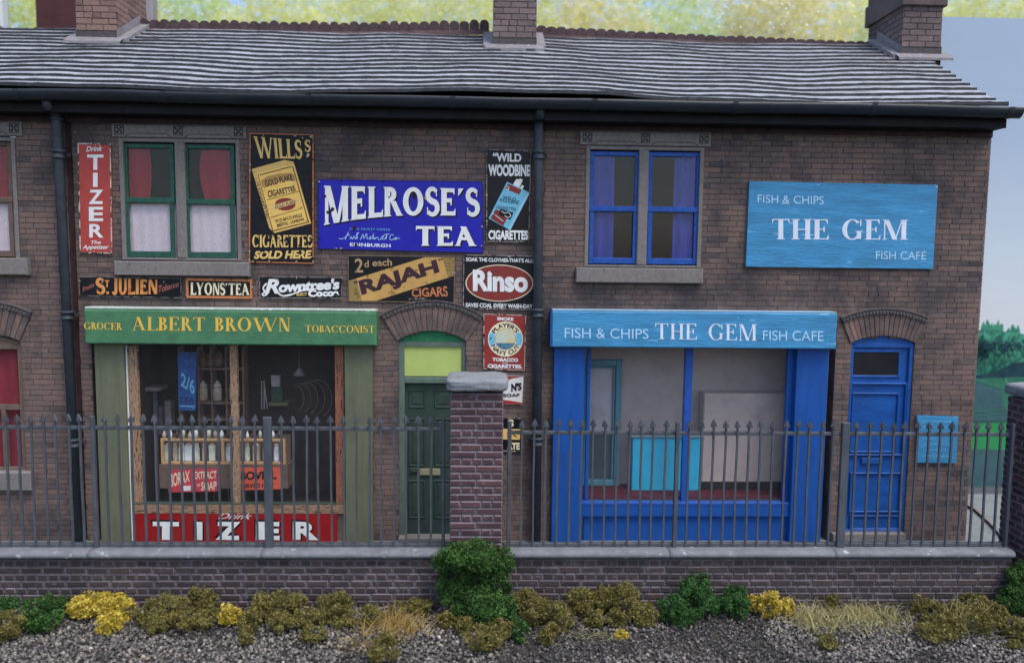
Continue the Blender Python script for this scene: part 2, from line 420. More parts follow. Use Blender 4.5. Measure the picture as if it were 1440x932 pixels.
M_SLE = paint('slate_shaded_edge', '#2f3238', .35, 14, .65, bump=.5, grime=0, chip='#5d6066', chipt=.68, chipsc=20)  # near-black course edges: shade under each tread put into the colour
M_RIDGE = paint('ridge_clay', '#4a3c40', .3, 7, .85, chip='#6a5554', chipt=.62, bump=.5)
M_LEAD = paint('lead_flashing', '#7d7b80', .2, 12, .6, chip='#a5a4a8', chipt=.62, bump=.5)
M_GUT = paint('gutter_black', '#2b3038', .3, 4, .42, chip='#4d525a', chipt=.68, chipsc=9, bump=.2, stretch=(.3, 1, 1), grime=.2)
M_PIPE = paint('downpipe_grey', '#3a4149', .25, 5, .5, chip='#60686f', chipt=.7, chipsc=12, grime=.2)
M_IRON = paint('railing_iron', '#4b5058', .25, 10, .5, chip='#17181b', chipt=.66, chipsc=11, bump=.5, bsc=80, stretch=(1, 1, .35), grime=0)
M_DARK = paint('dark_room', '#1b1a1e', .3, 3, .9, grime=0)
M_DKTIMBER = paint('dark_timber', '#1f2024', .2, 6, .8, grime=0)  # one near-black tone for window frame, roof underside, soffits and trunks
M_WHITE = paint('white_bar', '#d9dde4', .06, 9, .5, grime=.15)
M_GRW = paint('sash_green', '#2a5549', .28, 16, .4, chip='#6fa58c', chipt=.66, chipsc=18, bump=.7, bsc=45, grime=.25)
M_BLW = paint('sash_blue', '#2450a0', .25, 14, .35, chip='#6f94d6', chipt=.68, chipsc=18, bump=.7, bsc=45, grime=.15)
M_BLU = paint('shop_blue', '#1d4f9a', .13, 5, .4, chip='#4c7cc8', chipt=.72, chipsc=22, bump=.25, stretch=(2.5, 1, .35), grime=.2)
M_BLD = paint('door_blue', '#1b4f96', .2, 7, .38, chip='#6a96dd', chipt=.7, chipsc=15, bump=.5, stretch=(.4, 1, 1), grime=.25)
M_LBL = paint('sign_light_blue', '#3f88b6', .2, 6, .45, chip='#7fbce4', chipt=.635, chipsc=8, bump=.8, bsc=26, stretch=(.3, 1, 1.6), grime=.22)
M_GRF = paint('fascia_green', '#467656', .17, 7, .5, chip='#5fa98c', chipt=.68, chipsc=24, bump=.5, bsc=40, grime=.22)
M_GRP = paint('pilaster_green', '#636955', .13, 6, .6, bump=.4, bsc=30, stretch=(4, 1, .2), grime=.35)
M_GRD = paint('door_green', '#34453f', .16, 7, .5, chip='#56766c', chipt=.7, bump=.4, bsc=40)
M_GRDF = paint('door_frame_green', '#5a6b61', .16, 7, .6, bump=.3, bsc=30, grime=.45)
M_GRT = paint('tympanum_green', '#1f6f4a', .35, 20, .35, chip='#5cb98a', chipt=.66, bump=.6)
M_YEL = paint('transom_yellow_green', '#aabb6c', .06, 4, .35, chip='#c8d98a', chipt=.68, grime=.1, bump=.1)
M_BRS = paint('worn_brass', '#8d8a70', .2, 20, .45, grime=.3)
M_BRN = paint('frame_brown', '#675850', .2, 9, .7, bump=.4)
M_LEDGE = paint('white_ledge', '#a9b5ae', .15, 9, .6, chip='#e3e8e6', chipt=.6, bump=.4)
def wood(name, a, b, st):
    s = N(name); n = s.noise(9, 2.5, .6, stretch=st)
    c = s.ramp(n, [(.36, lin('#2a1a14')), (.41, lin(a)), (.47, lin(b)), (.5, lin('#33211a')), (.53, lin(b)), (.57, lin(a)), (.6, lin('#3b281f')), (.63, lin(b)), (.75, lin(a))]); s.bump(n, .5, .01)
    return s.fin(c, .6)
M_WDV = wood('grained_wood_upright', '#7d6350', '#b39579', (4.5, 1, .55)); M_WDR = wood('red_wood_upright', '#7c4a3a', '#a06a50', (4.5, 1, .55)); M_WDH = wood('grained_wood_rail', '#7d604d', '#ab8b6e', (.5, 1, 5))
def cloth(name, c, sc=(1, 1, 1), bsc=14, var=.12, bst=.8):
    return paint(name, c, var, 9, .9, bump=bst, bsc=bsc, stretch=sc, grime=.1)
M_RED = cloth('red_curtain', '#7c1b2e', (2, 1, .5)); M_NET = paint('net_curtain', '#c9bfca', .14, 60, .9, chip='#b3a9b6', chipt=.54, chipsc=70, bump=.5, bsc=90, grime=0)
M_BCU = cloth('blue_curtain', '#26388a', (2, 1, .35), 10, .2, 1.0)
def glassmat():
    s = N('window_glass'); g = s.add('BsdfGlossy'); g.inputs['Roughness'].default_value = .07; t = s.add('BsdfTransparent'); t.inputs[0].default_value = (1, 1, 1, 1)
    d = s.add('BsdfDiffuse'); d.inputs[0].default_value = (.5, .5, .52, 1)
    fr = s.add('LayerWeight'); fr.inputs[0].default_value = .5; fz = s.math('ADD', s.math('MULTIPLY', s.math('POWER', fr.outputs['Facing'], 5.0), .6), .02)
    m = s.add('MixShader'); s.ln(fz, m.inputs[0]); s.ln(t.outputs[0], m.inputs[1]); s.ln(g.outputs[0], m.inputs[2])
    m2 = s.add('MixShader'); dust = s.noise(22, 7, .8)
    r = s.ramp(dust, [(.35, (.01, .01, .01)), (.66, (.02, .02, .02)), (.76, (.08, .08, .08))]); s.ln(r, m2.inputs[0])
    s.ln(m.outputs[0], m2.inputs[1]); s.ln(d.outputs[0], m2.inputs[2]); s.ln(m2.outputs[0], s.out.inputs[0]); return s.m
M_GLASS = glassmat()
def ink(name, c, rough=.4, wear=None, wt=.62, sc=16, var=.08, shift=0):
    if name in MATS: return MATS[name]
    return paint(name, c, var, 8, rough, chip=wear, chipt=wt, chipsc=sc, bump=.05, grime=.12)
I_WHITE = ink('ink_white', '#dcdfe0', wear='#8f8f94', wt=.7)
I_CREAM = ink('ink_cream', '#e0d6b8', wear='#8a7f6a', wt=.7)
I_BLACK = ink('ink_black', '#15151a')
I_GOLD = ink('ink_gold', '#d9b44e', wear='#2f7f62', wt=.66, sc=22)
I_YEL = ink('ink_yellow', '#dcbb72', wear='#6a5530', wt=.68)
I_ORG = ink('ink_orange', '#cf8c50', wear='#b35c35', wt=.56, sc=9)
I_PALE = ink('ink_pale_blue', '#a8cdea', wear='#3a8cc6', wt=.62, sc=20)
I_PALEW = ink('ink_worn_white', '#d3dcec', wear='#8fb6dc', wt=.66, sc=14)
I_RED = ink('ink_red', '#9c3430'); I_BRR = ink('ink_brick_red', '#7d3431', wear='#5d2c2a', wt=.62)
I_LB = ink('ink_cyan', '#6fb3cf', wear='#3b6f8d', wt=.64); I_PUR = ink('ink_dark_purple', '#3b2630')
I_TAN = ink('ink_tan', '#a58a67', wear='#3c322c', wt=.6); I_MUST = ink('ink_mustard', '#bb9558', wear='#8f6d3c', wt=.6, sc=10)
I_MUST2 = ink('ink_mustard_worn', '#8d7748', wear='#5f5238', wt=.55, sc=20)

# ------------------------------------------------------------------ setting
ZG = pl(700, 851, -1.5).z; print('ZG', ZG)
def sheet(name, x0, x1, y0, y1, z, mat, n=1, amp=0, kind='structure'):
    mb = MB(); nx = max(1, int((x1 - x0) * n)); ny = max(1, int((y1 - y0) * n))
    if n == 1: nx = ny = 1
    vs = []
    for j in range(ny + 1):
        for i in range(nx + 1):
            x = x0 + (x1 - x0) * i / nx; y = y0 + (y1 - y0) * j / ny
            vs.append((x, y, z + (amp * mnoise.noise((x * 1.2, y * 1.2, 3)) if amp else 0)))
    mb.add(vs, [(j * (nx + 1) + i, j * (nx + 1) + i + 1, (j + 1) * (nx + 1) + i + 1, (j + 1) * (nx + 1) + i) for j in range(ny) for i in range(nx)])
    return tag(mb.build(name, mat), kind=kind)
M_GND = paint('ground_dark', '#3c3b38', .3, 2, .95, grime=0)
M_PAVE = paint('pavement_grey', '#767d80', .12, 3, .9, bump=.2)
M_ROAD = paint('road_grey', '#4d5157', .15, 5, .9)
sheet('ground', -400, 400, -400, 400, ZG - .06, M_GND)
sheet('gravel_bed', -12, 12, -7.5, -1.4, ZG - .03, M_GND, n=6, amp=.03)
mb = MB(); mb.box(-9.5, 12, -1.3, 2.3, ZG - .05, 0.0); tag(mb.build('pavement', M_PAVE), kind='structure')
kp = [gr(1352, 706, .0), gr(1372, 716, 0), gr(1392, 734, 0), gr(1412, 756, 0), gr(1440, 800, 0)]
mb = MB(); mb.box(-9.5, 12, 2.3, 9, ZG - .05, .0); tag(mb.build('road', M_ROAD), kind='structure')

# ------------------------------------------------------------------ brick laying
def bricklist(x0, x1, z0, z1, PL, PH, J, holes, bond='stretcher', jit=.03):
    out = []; k = 0; z = z0
    while z < z1 - .02:
        zt = min(z + PH, z1); zc = (z + zt) / 2
        L = PL if (bond == 'stretcher' or k % 2) else PL / 2
        off = (.5 * PL if (k % 2 and bond == 'stretcher') else (PL * .25 if k % 2 else 0)) + random.uniform(-jit, jit)
        iv = []
        for h in holes:
            r = h(zc, z, zt)
            if r: iv.append(r)
        iv.sort()
        x = x0 - off - random.random() * 0
        free = []; cur = x0
        for a, b in iv:
            if a > cur: free.append((cur, min(a, x1)))
            cur = max(cur, b)
        if cur < x1: free.append((cur, x1))
        while x < x1:
            a, b = x + J / 2, x + L - J / 2
            if bond == 'stretcher' and random.random() < .06:
                m_ = (a + b) / 2; segs = [(a, m_ - J / 2), (m_ + J / 2, b)]
            else: segs = [(a, b)]
            for a, b in segs:
                for fa, fb in free:
                    aa, bb = max(a, fa + (J / 2 if fa > x0 else 0)), min(b, fb - (J / 2 if fb < x1 else 0))
                    if bb - aa > .035: out.append((aa, bb, z + J / 2, zt - J / 2, bb - aa > L - J - .012 and L == PL))
            x += L
        z += PH; k += 1
    return out
def hole_px(x0, y0, x1, y1, Y=0.0):
    a, b, c, d = rect(x0, y0, x1, y1, Y)
    return (lambda zc, z0, z1: (a, b) if c < zc < d else None), (a, b, c, d)
COVER = []   # pixel boxes of what hides the facade
def place_bricks(parent, lst, Y, mats, chamfer, depth, limit=300, full=None, name='brick', jy=.002, rect_full=None):
    """the ones that show largest become objects, the rest one joined mesh"""
    def vis(r):
        px, py = proj(((r[0] + r[1]) / 2, Y, (r[2] + r[3]) / 2))
        if not (6 < px < 1434 and 6 < py < 926): return False
        for a, b, c, d in COVER:
            if a - 8 < px < c + 8 and b - 2 < py < d + 2: return False
        return True
    cand = [r for r in lst if r[4] and vis(r)]
    cand.sort(key=lambda r: (-r[3], r[0]))
    if len(cand) > limit:
        random.shuffle(cand) if False else None
        cand = cand[:limit]
    chosen = set(map(id, cand)); MS = {}
    for r in cand:
        key = (round(r[1] - r[0], 2), round(r[3] - r[2], 3), random.randrange(3))
        if key not in MS:
            m_ = MB(); w_, h_ = key[0] - .0, r[3] - r[2]; c = chamfer * random.uniform(.7, 1.4)
            e = [random.uniform(-.0025, .0025) for _ in range(4)]
            m_.cbox(-w_ / 2 + e[0], w_ / 2 + e[1], 0, depth, -h_ / 2, h_ / 2, c, (0, 1) if len(mats) > 1 else 0, back=False)
            MS[key] = mesh_of(m_, name, mats)
        inst(name, MS[key], ((r[0] + r[1]) / 2, Y + random.uniform(-jy, jy), (r[2] + r[3]) / 2), parent, (0, random.uniform(-.006, .006), random.uniform(-.008, .008)))
    m_ = MB()
    for r in lst:
        if id(r) in chosen: continue
        y = Y + random.uniform(-jy, jy)
        m_.cbox(r[0], r[1], y, Y + depth, r[2], r[3], min(chamfer * random.uniform(.7, 1.3), (r[1] - r[0]) / 3, (r[3] - r[2]) / 3), (0, 1) if len(mats) > 1 else 0, random.random(), back=False)
    if m_.v:
        o = m_.build('brickwork', mats, parent, attr=True); o['kind'] = 'stuff'
def holed_wall(mb, x0, x1, z0, z1, y0, y1, holes):
    xs = sorted({x0, x1, *[min(max(h[i], x0), x1) for h in holes for i in (0, 1)]}); zs = sorted({z0, z1, *[min(max(h[i], z0), z1) for h in holes for i in (2, 3)]})
    for i in range(len(xs) - 1):
        run = None
        for j in range(len(zs) - 1):
            xc, zc = (xs[i] + xs[i + 1]) / 2, (zs[j] + zs[j + 1]) / 2
            solid = not any(h[0] < xc < h[1] and h[2] < zc < h[3] for h in holes)
            if solid: run = (run[0], zs[j + 1]) if run else (zs[j], zs[j + 1])
            if (not solid or j == len(zs) - 2) and run:
                mb.box(xs[i], xs[i + 1], y0, y1, run[0], run[1]); run = None

XA = pl(-150, 300).x; X1a = pl(101, 430).x; X1b = pl(110, 430).x; X2 = pl(762, 430).x; X3 = (pl(1398, 165).x + pl(1356, 760).x) / 2
ZE = pl(740, 148).z                                            # wall head
SIGNS = dict(tizer=((109, 201), (156, 202), (158, 357), (112, 356)), wills=((351, 187), (441, 189), (441, 371), (350, 369)),
    melrose=((447, 252), (679, 255), (680, 356), (447, 350)), woodbine=((684, 210), (747, 212), (744, 341), (684, 340)),
    rinso=((652, 358), (751, 360), (752, 436), (651, 434)), player=((680, 441), (740, 443), (738, 521), (680, 519)),
    julien=((111, 389), (255, 391), (255, 419), (112, 416)), lyons=((261, 391), (355, 393), (355, 420), (262, 419)),
    rowntree=((365, 389), (482, 390), (480, 420), (365, 419)), rajah=((489, 359), (640, 360), (639, 426), (489, 424)),
    gem=((1054, 255), (1319, 260), (1312, 378), (1049, 375)))
for s_ in SIGNS.values(): COVER.append((s_[0][0], s_[0][1], s_[2][0], s_[2][1]))
COVER += [(-60, 172, 40, 388), (156, 173, 352, 390), (812, 183, 1000, 400), (116, 430, 532, 800), (772, 434, 1180, 800), (546, 430, 664, 800), (1176, 434, 1294, 800), (-60, 430, 40, 700), (625, 525, 720, 800), (70, 130, 106, 800), (748, 150, 768, 800), (0, 590, 1440, 800)]

class Bld: pass
def arch_hole(xl, xr, ytop, yspring, ybot, Y=0.0):
    a, b, z0, zs = rect(xl, yspring, xr, ybot, Y); zt = pl((xl + xr) / 2, ytop, Y).z
    cx = (a + b) / 2; hw = (b - a) / 2; rise = zt - zs; Rr = (hw * hw + rise * rise) / (2 * rise); cz = zt - Rr
    def f(zc, za, zb):
        if zc < zs and zc > z0: return (a, b)
        if zc >= zs and zc < zt: h = math.sqrt(max(0, Rr * Rr - (zc - cz) ** 2)); return (cx - h, cx + h)
        return None
    return f, (a, b, z0, zs), (cx, cz, Rr, hw, zt, zs)
def arch(parent, xl, xr, ytop, yspring, thick, Y0, nb, hood=True, drop=0):
    """ring of bricks on edge with a dog-tooth hood above, springing from the door jambs"""
    _, _, (cx, cz, Rr, hw, zt, zs) = arch_hole(xl, xr, ytop, yspring, 760)
    ha = math.asin(min(1, (hw + .02) / Rr)); T = thick
    m_ = MB(); n = nb * 2
    pts = [(cx + (Rr + .004) * math.sin(-ha + 2 * ha * i / n), cz + (Rr + .004) * math.cos(-ha + 2 * ha * i / n)) for i in range(n + 1)]
    out = [(cx + (Rr + T) * math.sin(ha - 2 * ha * i / n), cz + (Rr + T) * math.cos(ha - 2 * ha * i / n)) for i in range(n + 1)]
    m_.prism(pts + out, Y0 + .012, .06); bk = m_.build('arch', M_MORT, parent)
    for i in range(nb):
        a0 = -ha + 2 * ha * i / nb + .004; a1 = -ha + 2 * ha * (i + 1) / nb - .004; g = .004
        q = [(cx + (Rr + g) * math.sin(a0), cz + (Rr + g) * math.cos(a0)), (cx + (Rr + g) * math.sin(a1), cz + (Rr + g) * math.cos(a1)), (cx + (Rr + T - g) * math.sin(a1), cz + (Rr + T - g) * math.cos(a1)), (cx + (Rr + T - g) * math.sin(a0), cz + (Rr + T - g) * math.cos(a0))]
        v = MB(); v.prism(q, Y0 + random.uniform(-.003, .003), .05, at=random.random()); v.build('arch_brick', M_BR, bk, attr=True)
    if hood:
        h = MB(); R2 = Rr + T; nn = 26; hb = .075
        h.prism([(cx + R2 * math.sin(-ha + 2 * ha * i / nn), cz + R2 * math.cos(-ha + 2 * ha * i / nn)) for i in range(nn + 1)] + [(cx + (R2 + hb) * math.sin(ha - 2 * ha * i / nn), cz + (R2 + hb) * math.cos(ha - 2 * ha * i / nn)) for i in range(nn + 1)], Y0 - .012, .04)
        for i in range(nn):
            a = -ha + 2 * ha * (i + .5) / nn; r0 = R2 + .01; r1 = R2 + hb - .014; w_ = ha / nn * .8
            h.prism([(cx + r0 * math.sin(a), cz + r0 * math.cos(a)), (cx + (r0 + r1) / 2 * math.sin(a + w_), cz + (r0 + r1) / 2 * math.cos(a + w_)), (cx + r1 * math.sin(a + w_ * .4), cz + r1 * math.cos(a + w_ * .4)), (cx + (r0 + r1) / 2 * math.sin(a - w_), cz + (r0 + r1) / 2 * math.cos(a - w_))], Y0 - .028, Y0 - .013)
        h.prism([(cx + (R2 + hb) * math.sin(-ha + 2 * ha * i / nn), cz + (R2 + hb) * math.cos(-ha + 2 * ha * i / nn)) for i in range(nn + 1)] + [(cx + (R2 + hb + .018) * math.sin(ha - 2 * ha * i / nn), cz + (R2 + hb + .018) * math.cos(ha - 2 * ha * i / nn)) for i in range(nn + 1)], Y0 - .03, .04)
        h.build('hood_moulding', M_STONE2 if False else paint('hood_grey', '#5c5658', .25, 20, .85, chip='#3a3638', chipt=.6), bk)
def lintel(parent, x0, y0, x1, y1, mid):
    a, b, c, d = rect(x0, y0, x1, y1, -.03)
    m_ = MB(); m_.cbox(a, b, -.03, .05, c, d, .008); o = m_.build('lintel', M_STONE, parent)
    s = .16
    for cx in (a + s / 2 + .02, pl(mid, y0, -.03).x, b - s / 2 - .02):
        g = MB(); zc = (c + d) / 2 + .005; k = .062
        for (u0, w0, u1, w1) in ((-k, -k, k, -k + .008), (-k, k - .008, k, k), (-k, -k, -k + .008, k), (k - .008, -k, k, k)):
            g.box(cx + u0, cx + u1, -.036, -.0305, zc + w0, zc + w1)
        for r_ in (45, 135, 225, 315):
            t = math.radians(r_); g.prism([(cx, zc), (cx + .055 * math.cos(t - .28), zc + .055 * math.sin(t - .28)), (cx + .055 * math.cos(t + .28), zc + .055 * math.sin(t + .28))], -.039 - r_ * 1e-6, -.0302)
        g.build('carved_rosette', M_STONE2, o)
    # incised border over each light, joined low down
    g = MB()
    mx = pl(mid, y0, -.03).x
    def line(p, q, w_=.008):
        l = math.hypot(q[0] - p[0], q[1] - p[1]); nx, nz = -(q[1] - p[1]) / l * w_ / 2, (q[0] - p[0]) / l * w_ / 2
        g.prism([(p[0] + nx, p[1] + nz), (q[0] + nx, q[1] + nz), (q[0] - nx, q[1] - nz), (p[0] - nx, p[1] - nz)], -.0335, -.0305)
    for xa, xb in ((a + s + .02, mx - s / 2 - .01), (mx + s / 2 + .01, b - s - .02)):
        line((xa, c + .012), (xa + .06, c + .05)); line((xa + .065, c + .052), (xb - .065, c + .052)); line((xb - .06, c + .05), (xb, c + .012))
    line((a + .01, d - .016), (b - .01, d - .016))
    g.build('carved_line', M_STONE2, o)
    return o
def sill(parent, x0, y0, x1, y1, mat=None, Y=-.09):
    a, b, c, d = rect(x0, y0, x1, y1, Y); m_ = MB(); m_.cbox(a, b, Y, .08, c, d, .012); return m_.build('sill', mat or M_STONE, parent)
def frame(mb, a, b, c, d, w_, y0, y1, ch=.006):
    """four mitreless bars round a..b, c..d"""
    mb.cbox(a, a + w_, y0, y1, c, d, ch); mb.cbox(b - w_, b, y0, y1, c, d, ch)
    mb.cbox(a + w_, b - w_, y0 + .002, y1, c, c + w_, ch); mb.cbox(a + w_, b - w_, y0 + .002, y1, d - w_, d, ch)
def sash(parent, x0, y0, x1, y1, ymid, mat, curtain, side):
    Y = .035; a, b, c, d = rect(x0, y0, x1, y1, Y); zm = pl((x0 + x1) / 2, ymid, Y).z
    m_ = MB(); w_ = .062
    frame(m_, a, b, zm - .03, d, w_, Y, Y + .05)
    m_.cbox(a + .012, a + .012 + w_, Y - .012, Y - .001, c, zm - .032, .004); m_.cbox(b - .012 - w_, b - .012, Y - .012, Y - .001, c, zm - .032, .004)
    m_.cbox(a + .012 + w_, b - .012 - w_, Y - .01, Y + .03, c, c + .085, .006)
    m_.cbox(a - .0, b + .0, Y - .022, Y - .013, zm - .045, zm + .03, .006)
    o = m_.build('sash_window', mat, parent)
    g = MB(); g.box(a + .02, b - .02, Y + .03, Y + .034, c + .02, d - .02); g.build('pane', M_GLASS, o)
    yc = Y + .05
    def drape(name, xa, xb, za, zb, mat_, bow=0, amp=.012, fr=9):
        k = MB(); n = 18; mz = 8; vs = []
        for j in range(mz + 1):
            v = j / mz
            for i in range(n + 1):
                u = i / n; e = bow * math.sin(v * math.pi * .9) * (u if bow and side == 'l' else (1 - u))
                vs.append((xa + (xb - xa) * u + e, yc + amp * math.sin(u * fr + v * 1.5) + .006 * mnoise.noise((u * 5, v * 5, xa)), za + (zb - za) * v))
        k.add(vs, [(j * (n + 1) + i, j * (n + 1) + i + 1, (j + 1) * (n + 1) + i + 1, (j + 1) * (n + 1) + i) for j in range(mz) for i in range(n)])
        k.build(name, mat_, o, smooth=True)
    if curtain == 'red':
        drape('net_curtain', a + .01, b - .01, c, zm, M_NET, 0, .006, 30)
        if side == 'l': drape('curtain', a + .01, a + .33, zm - .01, d, M_RED, .04)
        elif side == 'r': drape('curtain', b - .42, b - .01, zm, d, M_RED, -.08)
        else: drape('curtain', a, b, zm - .01, d, M_RED)
    else:
        if side == 'l': drape('curtain', a + .01, a + .36, c, d, M_BCU, .0, .015, 12)
        else: drape('curtain', b - .36, b - .01, c, d, M_BCU, 0, .015, 12)
    return o
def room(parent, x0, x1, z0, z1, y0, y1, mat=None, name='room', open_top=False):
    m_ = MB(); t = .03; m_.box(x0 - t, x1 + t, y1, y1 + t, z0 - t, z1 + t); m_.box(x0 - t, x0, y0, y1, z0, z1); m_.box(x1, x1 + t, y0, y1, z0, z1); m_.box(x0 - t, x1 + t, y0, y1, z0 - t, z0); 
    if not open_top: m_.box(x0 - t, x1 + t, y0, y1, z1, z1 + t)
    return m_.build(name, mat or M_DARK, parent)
def stone_window(parent, ox0, oy0, ox1, oy1, m0, m1, S):
    """stone surround with a central mullion, two sashes; S = list of sash px boxes"""
    a, b, c, d = rect(ox0, oy0, ox1, oy1, -.012); e = rect(m0, oy0, m1, oy1, -.012); ia = .055
    m_ = MB(); m_.cbox(a, a + ia, -.012, .14, c, d, .006); m_.cbox(b - ia, b, -.012, .14, c, d, .006); m_.cbox(a + ia, b - ia, -.010, .14, d - .05, d, .006); m_.cbox(a + ia, b - ia, -.010, .14, c, c + .03, .006)
    m_.build('window_surround', M_STONE, parent)
    m_ = MB(); m_.cbox(e[0], e[1], -.02, .14, c + .03, d - .05, .012); m_.build('mullion', M_STONE, parent)
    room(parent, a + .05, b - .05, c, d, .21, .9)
FULL = (.29, .0745, .0075)
# ---- left house
H1 = root('terraced_house', 'brick terraced house cut off by the left edge of the photo, with red curtains', 'house', (XA, 0, 0))
h1w = rect(-130, 188, 25, 366, 0); fa, ra, pa = arch_hole(-62, 33, 468, 478, 670)
h1g = ra; hs = [lambda zc, a, b: (h1w[0], h1w[1]) if h1w[2] < zc < h1w[3] else None, fa]
m_ = MB(); holed_wall(m_, XA, X1a, 0, ZE, .006, .2, [h1w, (ra[0], ra[1], ra[2], pa[4])]); W1 = m_.build('wall', M_MORT, H1)
place_bricks(W1, bricklist(XA, X1a, 0.0, ZE, *FULL, hs), 0, [M_BR], .0028, .02)
arch(H1, -62, 33, 468, 478, .36, -.022, 14)
lintel(H1, -150, 169, 30, 190, -60); sill(H1, -146, 362, 38, 386)
stone_window(H1, -130, 192, 24, 366, -62, -48, [])
sash(H1, -122, 198, -64, 361, 280, M_BRN, 'red', 'l'); sash(H1, -46, 198, 19, 361, 280, M_BRN, 'red', 'm')
a, b, c, d = rect(-60, 484, 35, 664, .03)
m_ = MB(); frame(m_, a, b, c, d, .07, .03, .1); zm = pl(0, 572, .03).z; m_.box(a + .07, b - .07, .033, .09, zm - .04, zm + .03)
xm = pl(4, 570, .03).x; m_.box(xm - .03, xm + .03, .036, .09, c + .07, zm - .04)
dw = m_.build('window_frame', M_BRN, H1)
m_ = MB(); m_.prism([(a - .02, d), (b + .02, d), (b + .02, d + .02), ((a + b) / 2, pa[4] + .0), (a - .02, d + .02)], .04, .1); m_.build('arch_panel', M_BRN, H1)
g = MB(); g.box(a + .03, b - .03, .08, .084, c + .03, d - .03); g.build('pane', M_GLASS, dw)
k = MB(); n = 20
vs = [(a + (b - a) * i / n, .14 + .02 * math.sin(i * 1.1), z) for z in (c, d) for i in range(n + 1)]; k.add(vs, [(i, i + 1, n + 2 + i, n + 1 + i) for i in range(n)]); k.build('curtain', M_RED, dw, smooth=True)
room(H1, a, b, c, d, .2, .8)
sill(H1, -66, 664, 44, 690)
# ---- grocer
H2 = root('grocer_shop', 'brick shop with green fascia and worn gilt lettering ALBERT BROWN, green sash window above', 'shop', (X1b, 0, 0))
hu = rect(170, 192, 338, 366, 0); hsf = rect(134, 470, 522, 800, 0); hsf = (hsf[0], hsf[1], 0, hsf[3]); fd, rd, pd = arch_hole(561, 654, 465, 478, 800)
rd = (rd[0], rd[1], 0, rd[3])
hs = [lambda zc, a, b: (hu[0], hu[1]) if hu[2] < zc < hu[3] else None, lambda zc, a, b: (hsf[0], hsf[1]) if zc < hsf[3] else None,
      lambda zc, a, b: (rd[0], rd[1]) if zc < rd[3] else fd(zc, a, b)]
m_ = MB(); holed_wall(m_, X1b, X2, 0, ZE, .006, .2, [hu, hsf, (rd[0], rd[1], 0, pd[4])]); W2 = m_.build('wall', M_MORT, H2)
place_bricks(W2, bricklist(X1b, X2, 0.0, ZE, *FULL, hs), 0, [M_BR], .0028, .02)
arch(H2, 561, 654, 465, 478, .34, -.022, 16)
lintel(H2, 157, 175, 346, 194, 250); sill(H2, 160, 368, 350, 388)
stone_window(H2, 169, 195, 338, 366, 247, 261, [])
sash(H2, 174, 202, 246, 362, 281, M_GRW, 'red', 'l'); sash(H2, 259, 203, 331, 363, 283, M_GRW, 'red', 'r')
# shopfront
YF = -.24
m_ = MB(); a, b, c, d = rect(118, 437, 529, 485, YF); m_.cbox(a, b, YF, -.002, c, d, .018); fb = m_.build('fascia_board', M_GRF, H2)
m_ = MB(); m_.cbox(a + .01, b, YF + .012, -.002, d + .003, d + .035, .01); m_.build('lead_capping', M_LEDGE, fb)
letter(fb, serif_text('GROCER', W=.17, T=.035, s=.05), ((118, 453), (171, 454), (171, 464), (118, 463)), YF, I_GOLD)
letter(fb, serif_text('ALBERT BROWN', W=.17, T=.045, s=.06, gap=.08), ((187, 445.5), (408, 447), (408, 466), (187, 464.5)), YF, I_GOLD)
letter(fb, serif_text('TOBACCONIST', W=.16, T=.035, s=.05), ((429, 457), (527, 458), (527, 468), (429, 467)), YF, I_GOLD)
for xs in (((132, 487), (173.5, 487), (184, 770), (143, 770)), ((484, 487), (523, 487), (521, 770), (486, 770))):
    a = pl(*xs[0], -.09).x; b = pl(*xs[1], -.09).x; z1 = rect(118, 437, 529, 485, YF)[2]
    m_ = MB(); m_.cbox(a, b, -.09, .05, 0, z1 + .02, .008); pz = m_.build('pilaster', M_GRP, H2)
z1 = c
def bar(parent, x0, x1, y0, y1, Y, th, mat, name, ch=.004):
    a, b, c_, d_ = rect(x0, y0, x1, y1, Y); q = MB(); q.cbox(a, b, Y, Y + th, c_, d_, ch); return q.build(name, mat, parent)
XW0 = pl(186, 560, .0).x; 
sw = MB(); a, b, c_, d_ = rect(176, 484, 478, 712, .0); frame(sw, a + .0, b + .05, c_ - .02, d_ + .06, .02, .045, .09); SW = sw.build('shop_window', M_DKTIMBER, H2)
bar(SW, 178.2, 182.6, 486, 760, -.03, .06, M_WHITE, 'glazing_bar')
bar(SW, 183.2, 195.5, 486, 712, -.02, .07, M_WDV, 'window_post'); bar(SW, 325, 335, 486, 712, -.02, .07, M_WDV, 'mullion'); bar(SW, 471.5, 484, 486, 712, -.02, .07, M_WDR, 'window_post')
bar(SW, 188, 486, 709, 722, -.04, .1, M_WDH, 'sill_rail'); bar(SW, 188, 486, 707.6, 709, -.042, .09, M_GRD, 'sill_strip')
g = MB(); a, b, c_, d_ = rect(184, 484, 486, 712, .02); g.box(a, b, .055, .06, c_, d_); g.build('pane', M_GLASS, SW)
bar(H2, 186, 488, 722, 790, .0, .06, M_BR, 'stall_riser')
a, b, c_, d_ = rect(186, 470, 486, 722, .1); room(H2, a, b, c_, d_ - .0, .1, 1.15, paint('shop_room_brown', '#3a3336', .3, 2, .9, grime=0), 'shop_room', True)
GR = (a, b, c_, d_)
